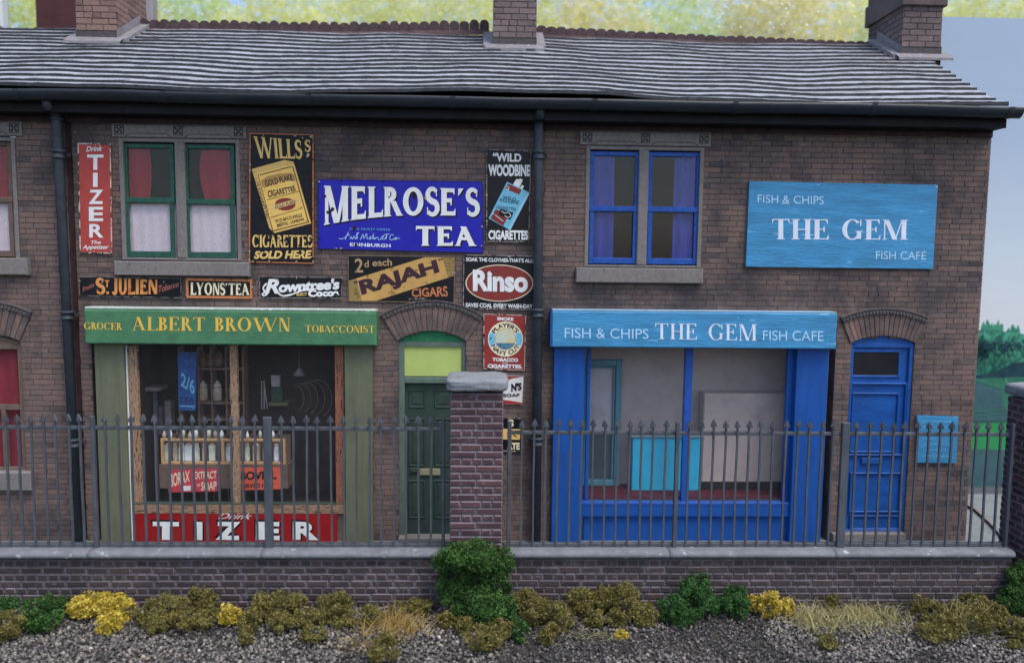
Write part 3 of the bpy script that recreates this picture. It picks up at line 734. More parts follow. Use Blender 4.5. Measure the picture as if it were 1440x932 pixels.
# door
a, b, c_, d_ = rect(560, 480, 655, 790, .03); c_ = .0
m_ = MB(); m_.cbox(a, a + .09, .03, .16, c_, d_, .01); m_.cbox(b - .06, b, .03, .16, c_, d_, .01); m_.box(a + .09, b - .06, .034, .16, d_ - .075, d_)
zt0 = pl(600, 531, .03).z; zt1 = pl(600, 539, .03).z; m_.cbox(a + .09, b - .06, .034, .16, zt1, zt0, .008); DF = m_.build('door_frame', M_GRDF, H2)
cx, cz, Rr, hw, zt, zs = pd
m_ = MB(); m_.prism([(cx - hw, zs - .02), (cx + hw, zs - .02)] + [(cx + (Rr + .002) * math.sin(t), cz + (Rr + .002) * math.cos(t)) for t in [math.asin(hw / Rr) * (1 - 2 * i / 14) for i in range(15)]], .035, .1); m_.build('arch_panel', M_GRT, DF)
bar(DF, 566, 649, 487, 529, .06, .05, M_YEL, 'transom_panel')
dl = MB(); da, db, dc, dd = rect(567, 539, 648, 790, .1); dl.box(da, db, .10, .14, .02, dd); DL = dl.build('door', M_GRD, H2)
def panel(parent, x0, y0, x1, y1, Y, mat, w_=.018):
    a, b, c_, d_ = rect(x0, y0, x1, y1, Y); q = MB(); frame(q, a, b, c_, d_, w_, Y - .016, Y - .001, .006); q.cbox(a + .05, b - .05, Y - .008, Y - .001, c_ + .05, d_ - .05, .006); return q.build('door_panel', mat, parent)
for r in ((575, 548, 598, 573), (611, 548, 636, 573), (575, 588, 598, 655), (611, 588, 636, 655), (575, 675, 598, 728), (611, 675, 636, 728)): panel(DL, *r, .10, M_GRD)
bar(DL, 590, 604, 659, 668, .075, .02, M_BRS, 'letterbox'); bar(DL, 608, 619, 659, 668, .075, .02, M_BRS, 'letterbox')
bar(DL, 577, 588, 658, 664, .07, .03, M_GRD, 'door_handle')
bar(H2, 560, 655, 757, 775, -.12, .2, M_STONE, 'doorstep')
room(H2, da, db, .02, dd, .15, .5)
# ---- cafe
H3 = root('fish_cafe', 'brick corner cafe with light blue fascia THE GEM, royal blue shopfront and door', 'cafe', (X2, 0, 0))
hu = rect(827, 202, 987, 376, 0); hsf = rect(783, 470, 1168, 800, 0); hsf = (hsf[0], hsf[1], 0, hsf[3]); fd, rd, pd = arch_hole(1190, 1277, 472, 481, 800); rd = (rd[0], rd[1], 0, rd[3])
hu3, hs3, rd3, pd3 = hu, hsf, rd, pd
hs = [lambda zc, a, b: (hu3[0], hu3[1]) if hu3[2] < zc < hu3[3] else None, lambda zc, a, b: (hs3[0], hs3[1]) if zc < hs3[3] else None,
      lambda zc, a, b: (rd3[0], rd3[1]) if zc < rd3[3] else fd(zc, a, b)]
m_ = MB(); holed_wall(m_, X2, X3 - .012, 0, ZE, .006, .2, [hu, hsf, (rd[0], rd[1], 0, pd[4])]); W3 = m_.build('wall', M_MORT, H3)
place_bricks(W3, bricklist(X2, X3, 0.0, ZE, *FULL, hs), 0, [M_BR], .0028, .02)
arch(H3, 1190, 1277, 472, 481, .31, -.022, 16)
lintel(H3, 816, 185, 1000, 205, 908); sill(H3, 810, 377, 989, 398)
stone_window(H3, 823, 206, 988, 376, 897, 911, [])
sash(H3, 828, 213, 898, 371, 293, M_BLW, 'blue', 'l'); sash(H3, 910, 214, 984, 372, 294, M_BLW, 'blue', 'r')
m_ = MB(); a, b, c, d = rect(776, 439, 1177, 489.5, YF); m_.cbox(a, b, YF, -.002, c, d, .016); fb = m_.build('fascia_board', M_LBL, H3)
m_ = MB(); m_.box(a - .018, a - .002, YF + .02, -.002, c + .01, d - .01); m_.build('fascia_end', M_BLW, fb)
m_ = MB(); m_.cbox(a + .01, b - .01, YF + .012, -.002, d + .003, d + .02, .008); m_.build('lead_capping', paint('ledge_pale_blue', '#8aa6bd', .15, 12, .6), fb)
th = dict(W=.135, T=.04, s=.06)
letter(fb, sans('FISH & CHIPS'), ((794, 461), (912, 462.5), (912, 476.5), (794, 475)), YF, I_PALE)
letter(fb, serif_text('THE GEM', **th, gap=.09), ((921, 454.5), (1064, 456), (1064, 479), (921, 476.5)), YF, I_PALEW)
letter(fb, sans('FISH CAFE'), ((1073, 464.5), (1158, 465.5), (1158, 479.5), (1073, 478.5)), YF, I_PALE)
zf = c
for x0, x1 in ((779, 823), (1121, 1166)):
    a = pl(x0, 500, -.09).x; b = pl(x1, 500, -.09).x; m_ = MB(); m_.cbox(a, b, -.09, .05, 0, zf + .02, .008); m_.build('pilaster', M_BLU, H3)
sw = MB(); a, b, c_, d_ = rect(824, 484, 1122, 716, .03); frame(sw, a, b, c_ - .02, d_, .05, .03, .1); SW = sw.build('shop_window', M_BLU, H3)
bar(SW, 961, 971.5, 488, 712, .0, .08, M_BLW, 'mullion'); bar(SW, 1104, 1121, 488, 712, .02, .07, M_BLU, 'window_post')
bar(SW, 816, 1124, 709, 726, -.05, .12, M_BLU, 'sill'); bar(SW, 817, 1122, 706.5, 710.5, -.055, .1, M_BLW, 'sill_bead')
g = MB(); a, b, c_, d_ = rect(824, 484, 1122, 716, .06); g.box(a, b, .08, .085, c_, d_); g.build('pane', M_GLASS, SW)
bar(H3, 820, 1124, 726, 800, .0, .08, M_BLU, 'stall_riser')
# cafe room
YB = .78
zfl = pl(960, 680, YB).z; xa = pl(824, 600, .1).x; xb = pl(1122, 600, .1).x; ztp = pl(960, 484, .1).z
wl_ = paint('cafe_wall', '#aca09f', .1, 2, .9, grime=.2); fl_ = paint('cafe_floor_red', '#4f1c28', .3, 9, .6, grime=.1)
m_ = MB(); m_.box(xa - .5, xb + .3, YB, YB + .03, zfl, ztp + .4); cr = m_.build('room_wall', wl_, H3)
m_ = MB(); m_.box(xa - .53, xa - .5, .1, YB, zfl, ztp + .4); m_.box(xb + .3, xb + .33, .1, YB, zfl, ztp + .4); m_.build('side_wall', wl_, cr)
m_ = MB(); m_.box(xa - .5, xb + .3, .1, YB, zfl - .03, zfl); m_.build('floor', fl_, H3)
# cafe door
a, b, c_, d_ = rect(1189, 483, 1278, 750, .02)
m_ = MB(); frame(m_, a, b, c_, d_, .06, .02, .12); DF = m_.build('door_frame', M_BLD, H3)
cx, cz, Rr, hw, zt, zs = pd3
m_ = MB(); m_.prism([(cx - hw, zs - .03), (cx + hw, zs - .03)] + [(cx + (Rr + .002) * math.sin(t), cz + (Rr + .002) * math.cos(t)) for t in [math.asin(hw / Rr) * (1 - 2 * i / 14) for i in range(15)]], .03, .1); m_.build('arch_panel', M_BLD, DF)
m_ = MB(); m_.box(a + .06, b - .06, .06, .1, c_ + .06, d_ - .06); DL = m_.build('door', M_BLD, H3)
m_ = MB(); q = rect(1192, 492, 1267, 531, .04); frame(m_, *q, .035, .04, .059); m_.build('door_light_frame', M_BLD, DL)
m_ = MB(); q = rect(1195, 495, 1264, 528, .05); m_.box(q[0], q[1], .052, .058, q[2], q[3]); m_.build('door_light', paint('dark_pane', '#24242a', .2, 5, .12, chip='#6a6a70', chipt=.72, chipsc=20, grime=0), DL)
for r, t in (((1190, 538, 1272, 640), .03), ((1196, 552, 1262, 636), .02), ((1194, 664, 1266, 720), .02), ((1194, 724, 1266, 744), .015)):
    q = rect(*r, .05); m_ = MB(); frame(m_, *q, .022, .05 - t, .0595 - (r[0] - 1190) * .0002, .006); m_.build('door_panel', M_BLD, DL)
bar(DL, 1212, 1242, 644, 652, .03, .02, M_BLD, 'letterbox')
bar(H3, 1172, 1274, 751, 762, -.1, .2, M_STONE, 'doorstep')
# body of the row behind: gables only
# (back walls and shop ceilings left out so daylight reaches the shop rooms)
m_ = MB(); m_.box(X1a, X1b, .04, .3, 0, ZE); m_.build('party_joint', paint('dark_joint', '#3d2a2c', .4, 12, .9), H2)
zr_ = pl(700, 47, 2.6).z
for H, x, in ((H3, X3 - .03), (H1, XA + .02)):
    m_ = MB(); n_ = MB()
    m_.add([(x, .02, 0), (x, 2.65, 0), (x, 2.65, zr_ - .12), (x, .02, ZE), (x - .2, .02, 0), (x - .2, 2.65, 0), (x - .2, 2.65, zr_ - .12), (x - .2, .02, ZE)],
           [(0, 1, 2, 3), (7, 6, 5, 4), (0, 3, 7, 4), (1, 5, 6, 2), (2, 6, 7, 3)])
    gw = m_.build('gable_wall', M_MORT, H)
# bricks on the visible gable
m_ = MB(); z = 0; k = 0
while z < zr_ - .2:
    y = .03 - (k % 2) * .16
    dmin, dmax = 0.03, 2.64
    if z > ZE: f_ = (z + .087 - ZE) / (zr_ - .12 - ZE); dmin += f_ * 2.57
    while y < dmax:
        a, b = max(y, dmin), min(y + .319, dmax)
        if b - a > .05: m_.box(X3 - .031, X3 + random.uniform(-.002, .002), a, b, z + .006, z + .0805, at=random.random())
        y += .33
    z += .0865; k += 1
o = m_.build('brickwork', M_BR, H3, attr=True); o['kind'] = 'stuff'

# ------------------------------------------------------------------ roof
YE, YR = -.36, 2.6
ZEV = pl(700, 135, YE).z; ZRG = pl(700, 50, YR).z; NC = 15
def wave(x, s):
    """sag of the courses; s 0 eaves .. 1 ridge"""
    b = .04 * mnoise.noise((x * .45, s * 1.3, 5)) + .02 * mnoise.noise((x * 1.0, s * 3.5, 9)) + .008 * mnoise.noise((x * 2.0, s * 12, 2))
    hump = .055 * math.exp(-((x - .2) / 1.3) ** 2) * (1 - s) ** .4 + .03 * math.exp(-((x + 5.2) / 1.2) ** 2) * (.3 + s * (1 - s) * 3) - .04 * math.exp(-((x - 4.2) / 1.4) ** 2)
    return b + hump
def rz(s): return ZEV + (ZRG - ZEV) * s
def ry(s): return YE + (YR - YE) * s
def roof_at(px, py):
    """point of the roof plane behind a pixel"""
    d = ray(px, py); k = (ZRG - ZEV) / (YR - YE)
    t = (ZEV + k * (CAM.y - YE) - CAM.z) / (d.z - k * d.y); return CAM + d * t
XV = pl(1416, 140, YE).x
for H, xa_, xb_ in ((H1, XA - .05, X1b - .04), (H2, X1b - .04, X2), (H3, X2, XV)):
    m_ = MB(); k = (ZRG - ZEV) / (YR - YE)
    m_.add([(xa_, YE + .1, ZEV - .10), (xb_ - (.12 if H is H3 else 0), YE + .1, ZEV - .10), (xb_ - (.12 if H is H3 else 0), YR, ZRG - .13), (xa_, YR, ZRG - .13)], [(0, 1, 2, 3)])
    m_.add([(xa_, YR, ZRG - .12), (xb_ - .02, YR, ZRG - .12), (xb_ - .02, YR + .5, ZRG - .42), (xa_, YR + .5, ZRG - .42)], [(0, 1, 2, 3)])
    RO = m_.build('roof', M_DKTIMBER, H)
    for c in range(NC):
        s0, s1 = c / NC, (c + 1) / NC; s1 = min(s1, .995)
        n = int((xb_ - xa_) / .055); m_ = MB(); vs = []
        jag = random.uniform(-.3, .3)
        for i in range(n + 1):
            x = xa_ + (xb_ - xa_) * i / n
            if H is H3 and i == n: x += random.uniform(-.05, .03)
            t = .047 if c else .055
            z0 = rz(s0) + wave(x, s0) - .018; zb = rz(s1) + wave(x, s1) - .02 + .006
            e = .009 * mnoise.noise((x * 7, c * 3.1, 0)) + .006 * mnoise.noise((x * 23, c * 3.1, 4)); y0 = ry(s0) + e + (-.06 if c == 0 else 0)
            tt = t + .006 * mnoise.noise((x * 9, c * 5.3, 7))
            vs += [(x, y0 + .012, z0 - .004), (x, y0, z0 + .006), (x, y0 + .003, z0 + tt - .007), (x, y0 + .014, z0 + tt), (x, ry(s1) + .03, zb + .012)]
        fs, mi = [], []
        for i in range(n):
            a = i * 5; b = a + 5
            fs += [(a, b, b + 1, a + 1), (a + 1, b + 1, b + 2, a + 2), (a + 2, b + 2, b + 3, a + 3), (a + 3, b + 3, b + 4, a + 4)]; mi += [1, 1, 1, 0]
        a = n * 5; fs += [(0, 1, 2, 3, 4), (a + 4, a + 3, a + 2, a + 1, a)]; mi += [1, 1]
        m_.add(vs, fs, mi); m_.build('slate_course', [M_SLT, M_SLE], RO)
# ridge tiles
def ridge_y(px):  # pixel height of the ridge's foot
    return np.interp(px, [0, 110, 200, 480, 690, 755, 960, 1218, 1300], [52, 57, 42, 47, 44, 51, 58, 71, 76])
def ridge_top(px): return np.interp(px, [0, 110, 200, 480, 690, 755, 960, 1218, 1300], [39, 43, 29, 33, 31, 38, 49, 60, 64])
for H, a, b, sp, amp in ((H1, -70, 102, 13, 5), (H2, 106, 108, 13, 5), (H2, 198, 690, 14, 4.2), (H3, 754, 1222, 14, 2.6)):
    px = a
    while px < b - 2:
        x0 = pl(px, 45, YR).x; x1 = pl(min(px + sp, b), 45, YR).x; zb = pl(px + 7, ridge_y(px + 7), YR).z - .04; zt = pl(px + 7, ridge_top(px + 7) + amp * .8, YR).z
        hh = amp * .0125 * random.uniform(.55, 1.15); w_ = x1 - x0; j = random.uniform(-.008, .008)
        q = [(x0 + .003, zb), (x1 - .003, zb), (x1 - .003, zt), (x1 - w_ * .2, zt + hh * .75 + j), (x0 + w_ * .62, zt + hh + j), (x0 + w_ * .38, zt + hh + j), (x0 + w_ * .2, zt + hh * .75 + j), (x0 + .003, zt)]
        m_ = MB(); m_.prism(q, YR - .05 + j, YR + .03)
        m_.add([(x0, YR - .05 + j, zb + .05), (x1, YR - .05 + j, zb + .05), (x1, YR - .14, zb - .06), (x0, YR - .14, zb - .06)], [(3, 2, 1, 0)])
        m_.build('ridge_tile', M_RIDGE, H); px += sp
# gutters, soffit boards, brackets
GY = -.40
def guttz(px, base): return pl(px, base, GY).z
def gl(x): # pixel row of the gutter's rim as a straight line in the world
    return None
ZG1 = pl(700, 139, GY).z
for H, xa_, xb_ in ((H1, XA, X1b - .04), (H2, X1b - .04, X2), (H3, X2, pl(1434, 150, GY).x)):
    m_ = MB(); R_ = .105; n = int((xb_ - xa_) / .25); K = 12; vs = []
    for i in range(n + 1):
        x = xa_ + (xb_ - xa_) * i / n; dz = .022 * mnoise.noise((x * .5, 8, 8)) + .006 * mnoise.noise((x * 2, 1, 8))
        for k in range(K + 1):
            a = math.pi + math.pi * k / K; vs.append((x, GY + R_ * math.cos(a), ZG1 + dz + R_ * 1.25 * math.sin(a)))
        for k in range(K + 1):
            a = 2 * math.pi - math.pi * k / K; vs.append((x, GY + (R_ - .012) * math.cos(a), ZG1 + dz + (R_ * 1.25 - .012) * math.sin(a)))
    L = 2 * (K + 1)
    fs = [(i * L + k, i * L + (k + 1) % L, (i + 1) * L + (k + 1) % L, (i + 1) * L + k) for i in range(n) for k in range(L)]
    m_.add(vs, fs)
    if H is H3: m_.add([vs[n * L + k] for k in range(K + 1)], [tuple(range(K + 1))])
    GT = m_.build('gutter', M_GUT, H, smooth=True)
    jj = MB()
    xj = -8.0
    while xj < xb_ - .2:
        if xj > xa_:
            j2 = MB(); vv = []
            dz = .022 * mnoise.noise((xj * .5, 8, 8)) + .006 * mnoise.noise((xj * 2, 1, 8))
            for xx in (xj, xj + .07):
                for k in range(K + 1):
                    a = math.pi + math.pi * k / K; vv.append((xx, GY + (R_ + .008) * math.cos(a), ZG1 + dz + (R_ * 1.25 + .008) * math.sin(a)))
            j2.add(vv, [(k, k + 1, K + 2 + k, K + 1 + k) for k in range(K)]); j2.build('gutter_joint', M_GUT, GT)
        xj += 1.87
    m_ = MB(); xe = xb_ - (.1 if H is H3 else 0); m_.box(xa_, xe, -.30, -.27, ZG1 - .25, ZG1 + .02); m_.box(xa_, xe, -.27, .05, ZG1 - .245, ZG1 - .22); m_.build('soffit_board', M_DKTIMBER, H)
    m_ = MB(); m_.cbox(xa_, min(xb_, X3), -.035, .0, ZG1 - .33, ZG1 - .246, .01); m_.build('eaves_course', paint('eaves_brick', '#3f3236', .3, 9, .8), H)
def pipe(parent, px0, py0, px1, py1, col, th=.062):
    p0 = pl(px0, py0, -.12); p1 = pl(px1, py1, -.12); x = (p0.x + p1.x) / 2
    m_ = MB(); m_.tube([(p0.x, -.34, ZG1 - .1), (p0.x, -.33, ZG1 - .19), (p0.x, -.16, p0.z - .02), (p0.x, -.12, p0.z - .15), (p1.x, -.12, .0)], th, 14)
    P = m_.build('downpipe', M_PIPE, parent, smooth=True)
    for cy in col:
        z = pl(px0, cy, -.12).z; xx = p0.x + (p1.x - p0.x) * (p0.z - z) / (p0.z - p1.z)
        c = MB(); c.lathe([(th + .002, z - .06), (th + .022, z - .055), (th + .024, z - .035), (th + .008, z - .03), (th + .008, z + .02), (th + .028, z + .028), (th + .026, z + .055), (th + .002, z + .06)], xx, -.12, 16); c.build('pipe_collar', M_PIPE, P, smooth=True)
        b = MB(); b.box(xx - .12, xx + .12, -.06, -.03, z - .02, z + .02); b.build('pipe_bracket', M_PIPE, P)
pipe(H1, 79, 150, 107, 680, (163, 217, 443, 622)); pipe(H2, 758, 158, 755, 680, (164, 218, 440, 620), .066)
# chimneys
def chimney(parent, xl, xr, ybase, sx0, sx1, side, mat, capz=None, pl_=.29):
    base = roof_at((xl + xr) / 2, ybase); Y = base.y; a, b = pl(xl, ybase, Y).x, pl(xr, ybase, Y).x
    Yb = Y + 1.05
    if side: d = ray(sx1, 50); Yb = min(Y + 1.25, (a if side < 0 else b) / d.x * d.y + CAM.y)
    z0 = base.z - .1; z1 = base.z + 1.55
    m_ = MB(); m_.box(a + .012, b - .012, Y + .012, Yb - .012, z0 - .6, z1); C_ = m_.build('chimney', M_MORT, parent)
    lst = bricklist(a, b, z0, z1, .262, .093, .01, [], 'stretcher')
    mmB = MB()
    MSH = {}
    for r in lst:
        px, py = proj((r[0], Y, r[2]))
        if py > -10:
            key = round(r[1] - r[0], 2)
            if key not in MSH: q = MB(); q.cbox(-(r[1] - r[0]) / 2, (r[1] - r[0]) / 2, 0, .03, -(r[3] - r[2]) / 2, (r[3] - r[2]) / 2, .005, back=False); MSH[key] = mesh_of(q, 'brick', [mat])
            inst('brick', MSH[key], ((r[0] + r[1]) / 2, Y + random.uniform(-.003, .003), (r[2] + r[3]) / 2), C_)
        else: mmB.cbox(r[0], r[1], Y, Y + .03, r[2], r[3], .005, 0, random.random(), back=False)
    for xs, sg in ((a, -1), (b, 1)):
        for r in bricklist(Y, Yb, z0, z1, .262, .093, .01, [], 'stretcher'):
            x_ = xs - sg * 0.0
            mmB.box(x_ - .014 if sg > 0 else x_, x_ if sg > 0 else x_ + .014, r[0] + .002, r[1], r[2], r[3], 0, random.random())
    o = mmB.build('brickwork', mat, C_, attr=True); o['kind'] = 'stuff'
    if capz:
        zc = pl((xl + xr) / 2, capz, Y).z; m_ = MB(); m_.cbox(a - .05, b + .05, Y - .05, Yb + .05, zc, zc + .34, .012); m_.cbox(a - .02, b + .02, Y - .02, Yb + .02, zc + .34, z1 + .1, .012); m_.build('chimney_cap', mat, C_)
    else: m_ = MB(); m_.cbox(a - .05, b + .05, Y - .05, Yb + .05, z1 - .25, z1 + .1, .012); m_.build('chimney_cap', mat, C_)
    # lead
    k = (ZRG - ZEV) / (YR - YE); m_ = MB(); f = lambda x, y, o=0.075: (x, y, ZEV + k * (y - YE) + o)
    for xi, xo in ((a - .003, a - .15), (b + .003, b + .15)):
        yb2 = min(Yb, YR - .05)
        m_.add([f(xi, Y - .05), f(xo, Y - .05), f(xo, yb2), f(xi, yb2), f(xi, Y - .05, .0), f(xo, Y - .05, .0), f(xo, yb2, .0)], [(0, 1, 2, 3), (0, 4, 5, 1), (1, 5, 6, 2)])
        m_.add([f(xi, Y - .02, .07), f(xi, yb2, .07), f(xi, yb2, .22), f(xi, Y - .02, .2), f(xi - math.copysign(.008, xi - xo) * -1, Y - .02, .07)], [(0, 1, 2, 3)])
    m_.add([f(a - .12, Y - .17, .07), f(b + .12, Y - .17, .07), f(b + .12, Y - .005, .085), f(a - .12, Y - .005, .085), f(a - .12, Y - .17, .03), f(b + .12, Y - .17, .03)], [(0, 1, 2, 3), (4, 5, 1, 0)])
    m_.build('flashing', M_LEAD, C_)
    m_ = MB(); m_.box(a - .004, b + .004, Y - .012, Y - .004, z0, z0 + .27); m_.build('apron', paint('apron_dark', '#4d474a', .3, 20, .7, bump=.7), C_)
    return C_
chimney(H1, 108, 165, 60, 165, 207, 1, M_BRC)
chimney(H2, 693, 754, 70, 690, 690, 0, M_BRC2)
chimney(H3, 1267, 1322, 83, 1267, 1221, -1, M_BRC2, capz=9)

# ------------------------------------------------------------------ enamel signs on the wall
def board(name, label, q, Y, mat, th=.022, rim=None, rimw=.012, cat='sign', group=None):
    P = [pl(x, y, Y) for x, y in q]; r = root(name, label, cat, (P[3].x, Y + th, P[3].z), group)
    m_ = MB(); m_.prism([(p.x, p.z) for p in P], Y, Y + th); m_.build('board', mat, r)
    if rim:
        m_ = MB(); c = sum((Vector((p.x, p.z)) for p in P), Vector((0, 0))) / 4
        o = [Vector((p.x, p.z)) for p in P]; sx = (o[1] - o[0]).length; sz = (o[0] - o[3]).length
        i_ = [Vector((c.x + (p.x - c.x) * (1 - 2 * rimw / sx), c.y + (p.y - c.y) * (1 - 2 * rimw / sz))) for p in o]
        for k in range(4):
            a, b = o[k], o[(k + 1) % 4]; d, e = i_[(k + 1) % 4], i_[k]
            m_.prism([tuple(a), tuple(b), tuple(d), tuple(e)], Y - .0025, Y + .001)
        m_.build('border', rim, r)
    return r
YS = -.028
def hash_(t): return sum(ord(c) * (i + 3) for i, c in enumerate(t))
M_SRED = paint('enamel_red', '#a84540', .1, 6, .38, chip='#7a3a36', chipt=.66, chipsc=12, bump=.08, grime=.2)
M_SBLK = paint('enamel_black', '#17181d', .2, 5, .35, chip='#3a3a40', chipt=.66, chipsc=9, bump=.1, grime=0)
M_SBLKW = paint('enamel_black_chipped', '#15161c', .25, 7, .4, chip='#7c7468', chipt=.71, chipsc=7, bump=.3, grime=0)
M_SBLU = paint('enamel_blue', '#2323a0', .1, 5, .3, chip='#1a1a40', chipt=.75, chipsc=14, bump=.05, grime=.08)
R_PALE = paint('rim_pale', '#b9b2a6', .2, 14, .6, chip='#4a4440', chipt=.5, chipsc=10); R_GREY = paint('rim_grey', '#8b8688', .2, 14, .6, chip='#3a383a', chipt=.52, chipsc=12)
R_ORG = paint('rim_orange', '#b8744a', .15, 14, .5, chip='#6c4632', chipt=.6)
S = SIGNS
t = board('enamel_sign', 'tall narrow red enamel sign with white letters TIZER running down it', S['tizer'], YS, M_SRED, rim=R_PALE, rimw=.018)
letter(t, sans('Drink', .02, 1, .3), ((121, 206), (144, 205), (144, 212.5), (121, 213.5)), YS, I_WHITE)
for ch, y0, y1, x0, x1 in (('T', 217.5, 239, 122.5, 145.5), ('I', 243, 263, 130.8, 137.2), ('Z', 267, 287, 124.5, 145), ('E', 291, 311, 125, 145), ('R', 315, 334, 125.5, 145.5)):
    if ch == 'I': flat(t, ((x0, y0), (x1, y0), (x1, y1), (x0, y1)), YS, I_WHITE, 'lettering', .002)
    else: letter(t, sans(ch, .028), (x0, y0, x1, y1), YS, I_WHITE)
letter(t, sans('The', .02, 1, .3), (128, 338.5, 142, 343), YS, I_WHITE); letter(t, sans('Appetizer', .02, 1, .3), (116, 344.5, 153, 352), YS, I_WHITE)

t = board('enamel_sign', 'tall black and yellow enamel sign WILLS\'S CIGARETTES with a tilted yellow packet', S['wills'], YS, M_SBLKW, rim=R_ORG, rimw=.014)
Z = lambda x, y: (340 + x / 4.66, 180 + y / 4.66)
bc = dict(W=.22, T=.1, s=.05, gap=.05)
letter(t, serif_text("WILLS", **bc), (Z(75, 55), Z(392, 82), Z(395, 202), Z(95, 198)), YS, I_YEL); letter(t, serif_text("'", **bc), (Z(392, 60), Z(412, 62), Z(410, 100), Z(392, 98)), YS, I_YEL)
letter(t, serif_text("S", **bc), (Z(412, 78), Z(452, 82), Z(450, 158), Z(410, 155)), YS, I_YEL)
flat(t, [Z(430, 165), Z(444, 172), Z(440, 188), Z(427, 184)], YS, I_YEL, 'lettering', .002)
pk = flat(t, [Z(65, 270), Z(280, 210), Z(340, 222), Z(455, 625), Z(215, 690), Z(180, 655)], YS, ink('packet_yellow', '#cfac66', wear='#a47a36', wt=.6), 'printed_packet', .002)
pp = lambda pts, c, e: flat(t, [Z(*p) for p in pts], YS, c, 'printed_panel', e)
pp([(105, 295), (338, 236), (452, 622), (212, 686)], ink('packet_face', '#e0bb66', wear='#c29a4a', wt=.6), .003)
for q in (([(105, 300), (108, 298), (205, 675), (200, 672)]), ([(118, 306), (325, 250), (326, 256), (120, 312)]), ([(330, 252), (336, 250), (440, 615), (434, 618)]), ([(200, 672), (440, 612), (442, 618), (203, 678)]), ([(165, 470), (375, 412), (376, 416), (166, 474)]), ([(190, 585), (400, 522), (401, 526), (191, 589)])): pp(q, I_PUR, .0038)
pp([(126, 345), (165, 318), (240, 300), (320, 296), (345, 310), (352, 350), (290, 345), (200, 365), (150, 395), (140, 392)], ink('packet_band', '#a4834a'), .0036)
letter(t, sans('GOLD FLAKE', .025), (Z(146, 345), Z(326, 302), Z(335, 340), Z(160, 388)), YS, I_PUR, eps=.0045)
letter(t, sans('CIGARETTES', .03), (Z(168, 412), Z(345, 380), Z(355, 412), Z(172, 458)), YS, I_BLACK, eps=.0045)
n = 20; flat(t, [Z(285 + 68 * math.cos(6.283 * i / n), 500 + 42 * math.sin(6.283 * i / n)) for i in range(n)], YS, I_BRR, 'printed_panel', .0038)
pp([(188, 512), (380, 458), (384, 486), (192, 540)], ink('packet_band2', '#d8b778'), .0043)
letter(t, sans('GOLD FLAKE', .02), (Z(215, 510), Z(350, 470), Z(353, 492), Z(220, 530)), YS, I_PUR, eps=.005)
letter(t, sans('W.D.&H.O.WILLS', .02), (Z(215, 600), Z(393, 558), Z(398, 580), Z(220, 624)), YS, I_BLACK, eps=.0045)
letter(t, sans('BRISTOL - LONDON', .03), (Z(228, 630), Z(405, 588), Z(408, 606), Z(234, 652)), YS, I_BLACK, eps=.0045)
letter(t, sans('10 CIGARETTES', .015), (Z(110, 350), Z(175, 590), Z(158, 598), Z(95, 358)), YS, I_PUR, eps=.003)
letter(t, serif_text('CIGARETTES', W=.22, T=.12, s=.04, gap=.04), (Z(68, 700), Z(462, 704), Z(462, 782), Z(68, 782)), YS, I_YEL)
letter(t, sans('SOLD HERE.', .045, 1, .22), (Z(80, 806), Z(462, 800), Z(462, 856), Z(80, 858)), YS, I_YEL)

t = board('enamel_sign', 'wide royal blue enamel sign with big white letters MELROSE\'S TEA', S['melrose'], YS, M_SBLU, rim=paint('rim_blue', '#1b1c66', .2, 10, .5, chip='#8b8b9a', chipt=.66), rimw=.01)
Z = lambda x, y: (440 + x / 5.76, 240 + y / 5.76)
def mel(u, v, o=(0, 0)):
    x = 90 + (1345 - 90) * u; yb = 442 - 80 * (1 - (1 - min(1, u / .62)) ** 2) if u < .62 else 362 + 8 * (u - .62); yt = 122 + 26 * u
    return Z(x + o[0], yb + (yt - yb) * v + o[1])
mk = dict(W=.24, T=.15, s=.045, gap=.07, h=.04)
M1 = serif_text("MELROSE'S", **mk)
letter(t, M1, lambda u, v: mel(u, v, (10, 12)), YS, I_BLACK, eps=.0015); letter(t, M1, mel, YS, I_WHITE, eps=.006)
M2 = serif_text('TEA', **mk, )
letter(t, M2, (Z(842, 458), Z(1337, 466), Z(1337, 622), Z(842, 620)), YS, I_BLACK, eps=.0015); letter(t, M2, (Z(832, 448), Z(1325, 454), Z(1325, 610), Z(832, 608)), YS, I_WHITE, eps=.006)
letter(t, sans('EACH PACKET SIGNED', .005, 1.25), (Z(298, 462), Z(625, 470), Z(625, 486), Z(298, 478)), YS, I_LB)
sig = [[(210, 548), (235, 552), (275, 530), (290, 490), (270, 540), (262, 558)], [(268, 528), (300, 520)], [(300, 555), (310, 535), (320, 556), (335, 530), (345, 553), (360, 520), (372, 500), (352, 515), (362, 545), (345, 555)],
       [(385, 560), (405, 515), (412, 550), (435, 510), (440, 552), (458, 548)], [(455, 545), (468, 530), (462, 555), (482, 540), (492, 505), (488, 555), (505, 540), (500, 556), (520, 540), (530, 555)], [(530, 555), (545, 560), (560, 535), (575, 530), (560, 550), (580, 556), (600, 520)], [(575, 520), (620, 512)], [(600, 510), (592, 558)], [(655, 522), (632, 520), (622, 550), (640, 562), (660, 545)], [(665, 545), (680, 540), (672, 560), (662, 552), (705, 548)]]
stroke(t, [[Z(*p) for p in l] for l in sig], .8, YS, I_PALE, 'signature')
letter(t, sans('EDINBURGH', .03, 1.1), (Z(300, 583), Z(630, 594), Z(630, 622), Z(300, 611)), YS, I_PALEW)
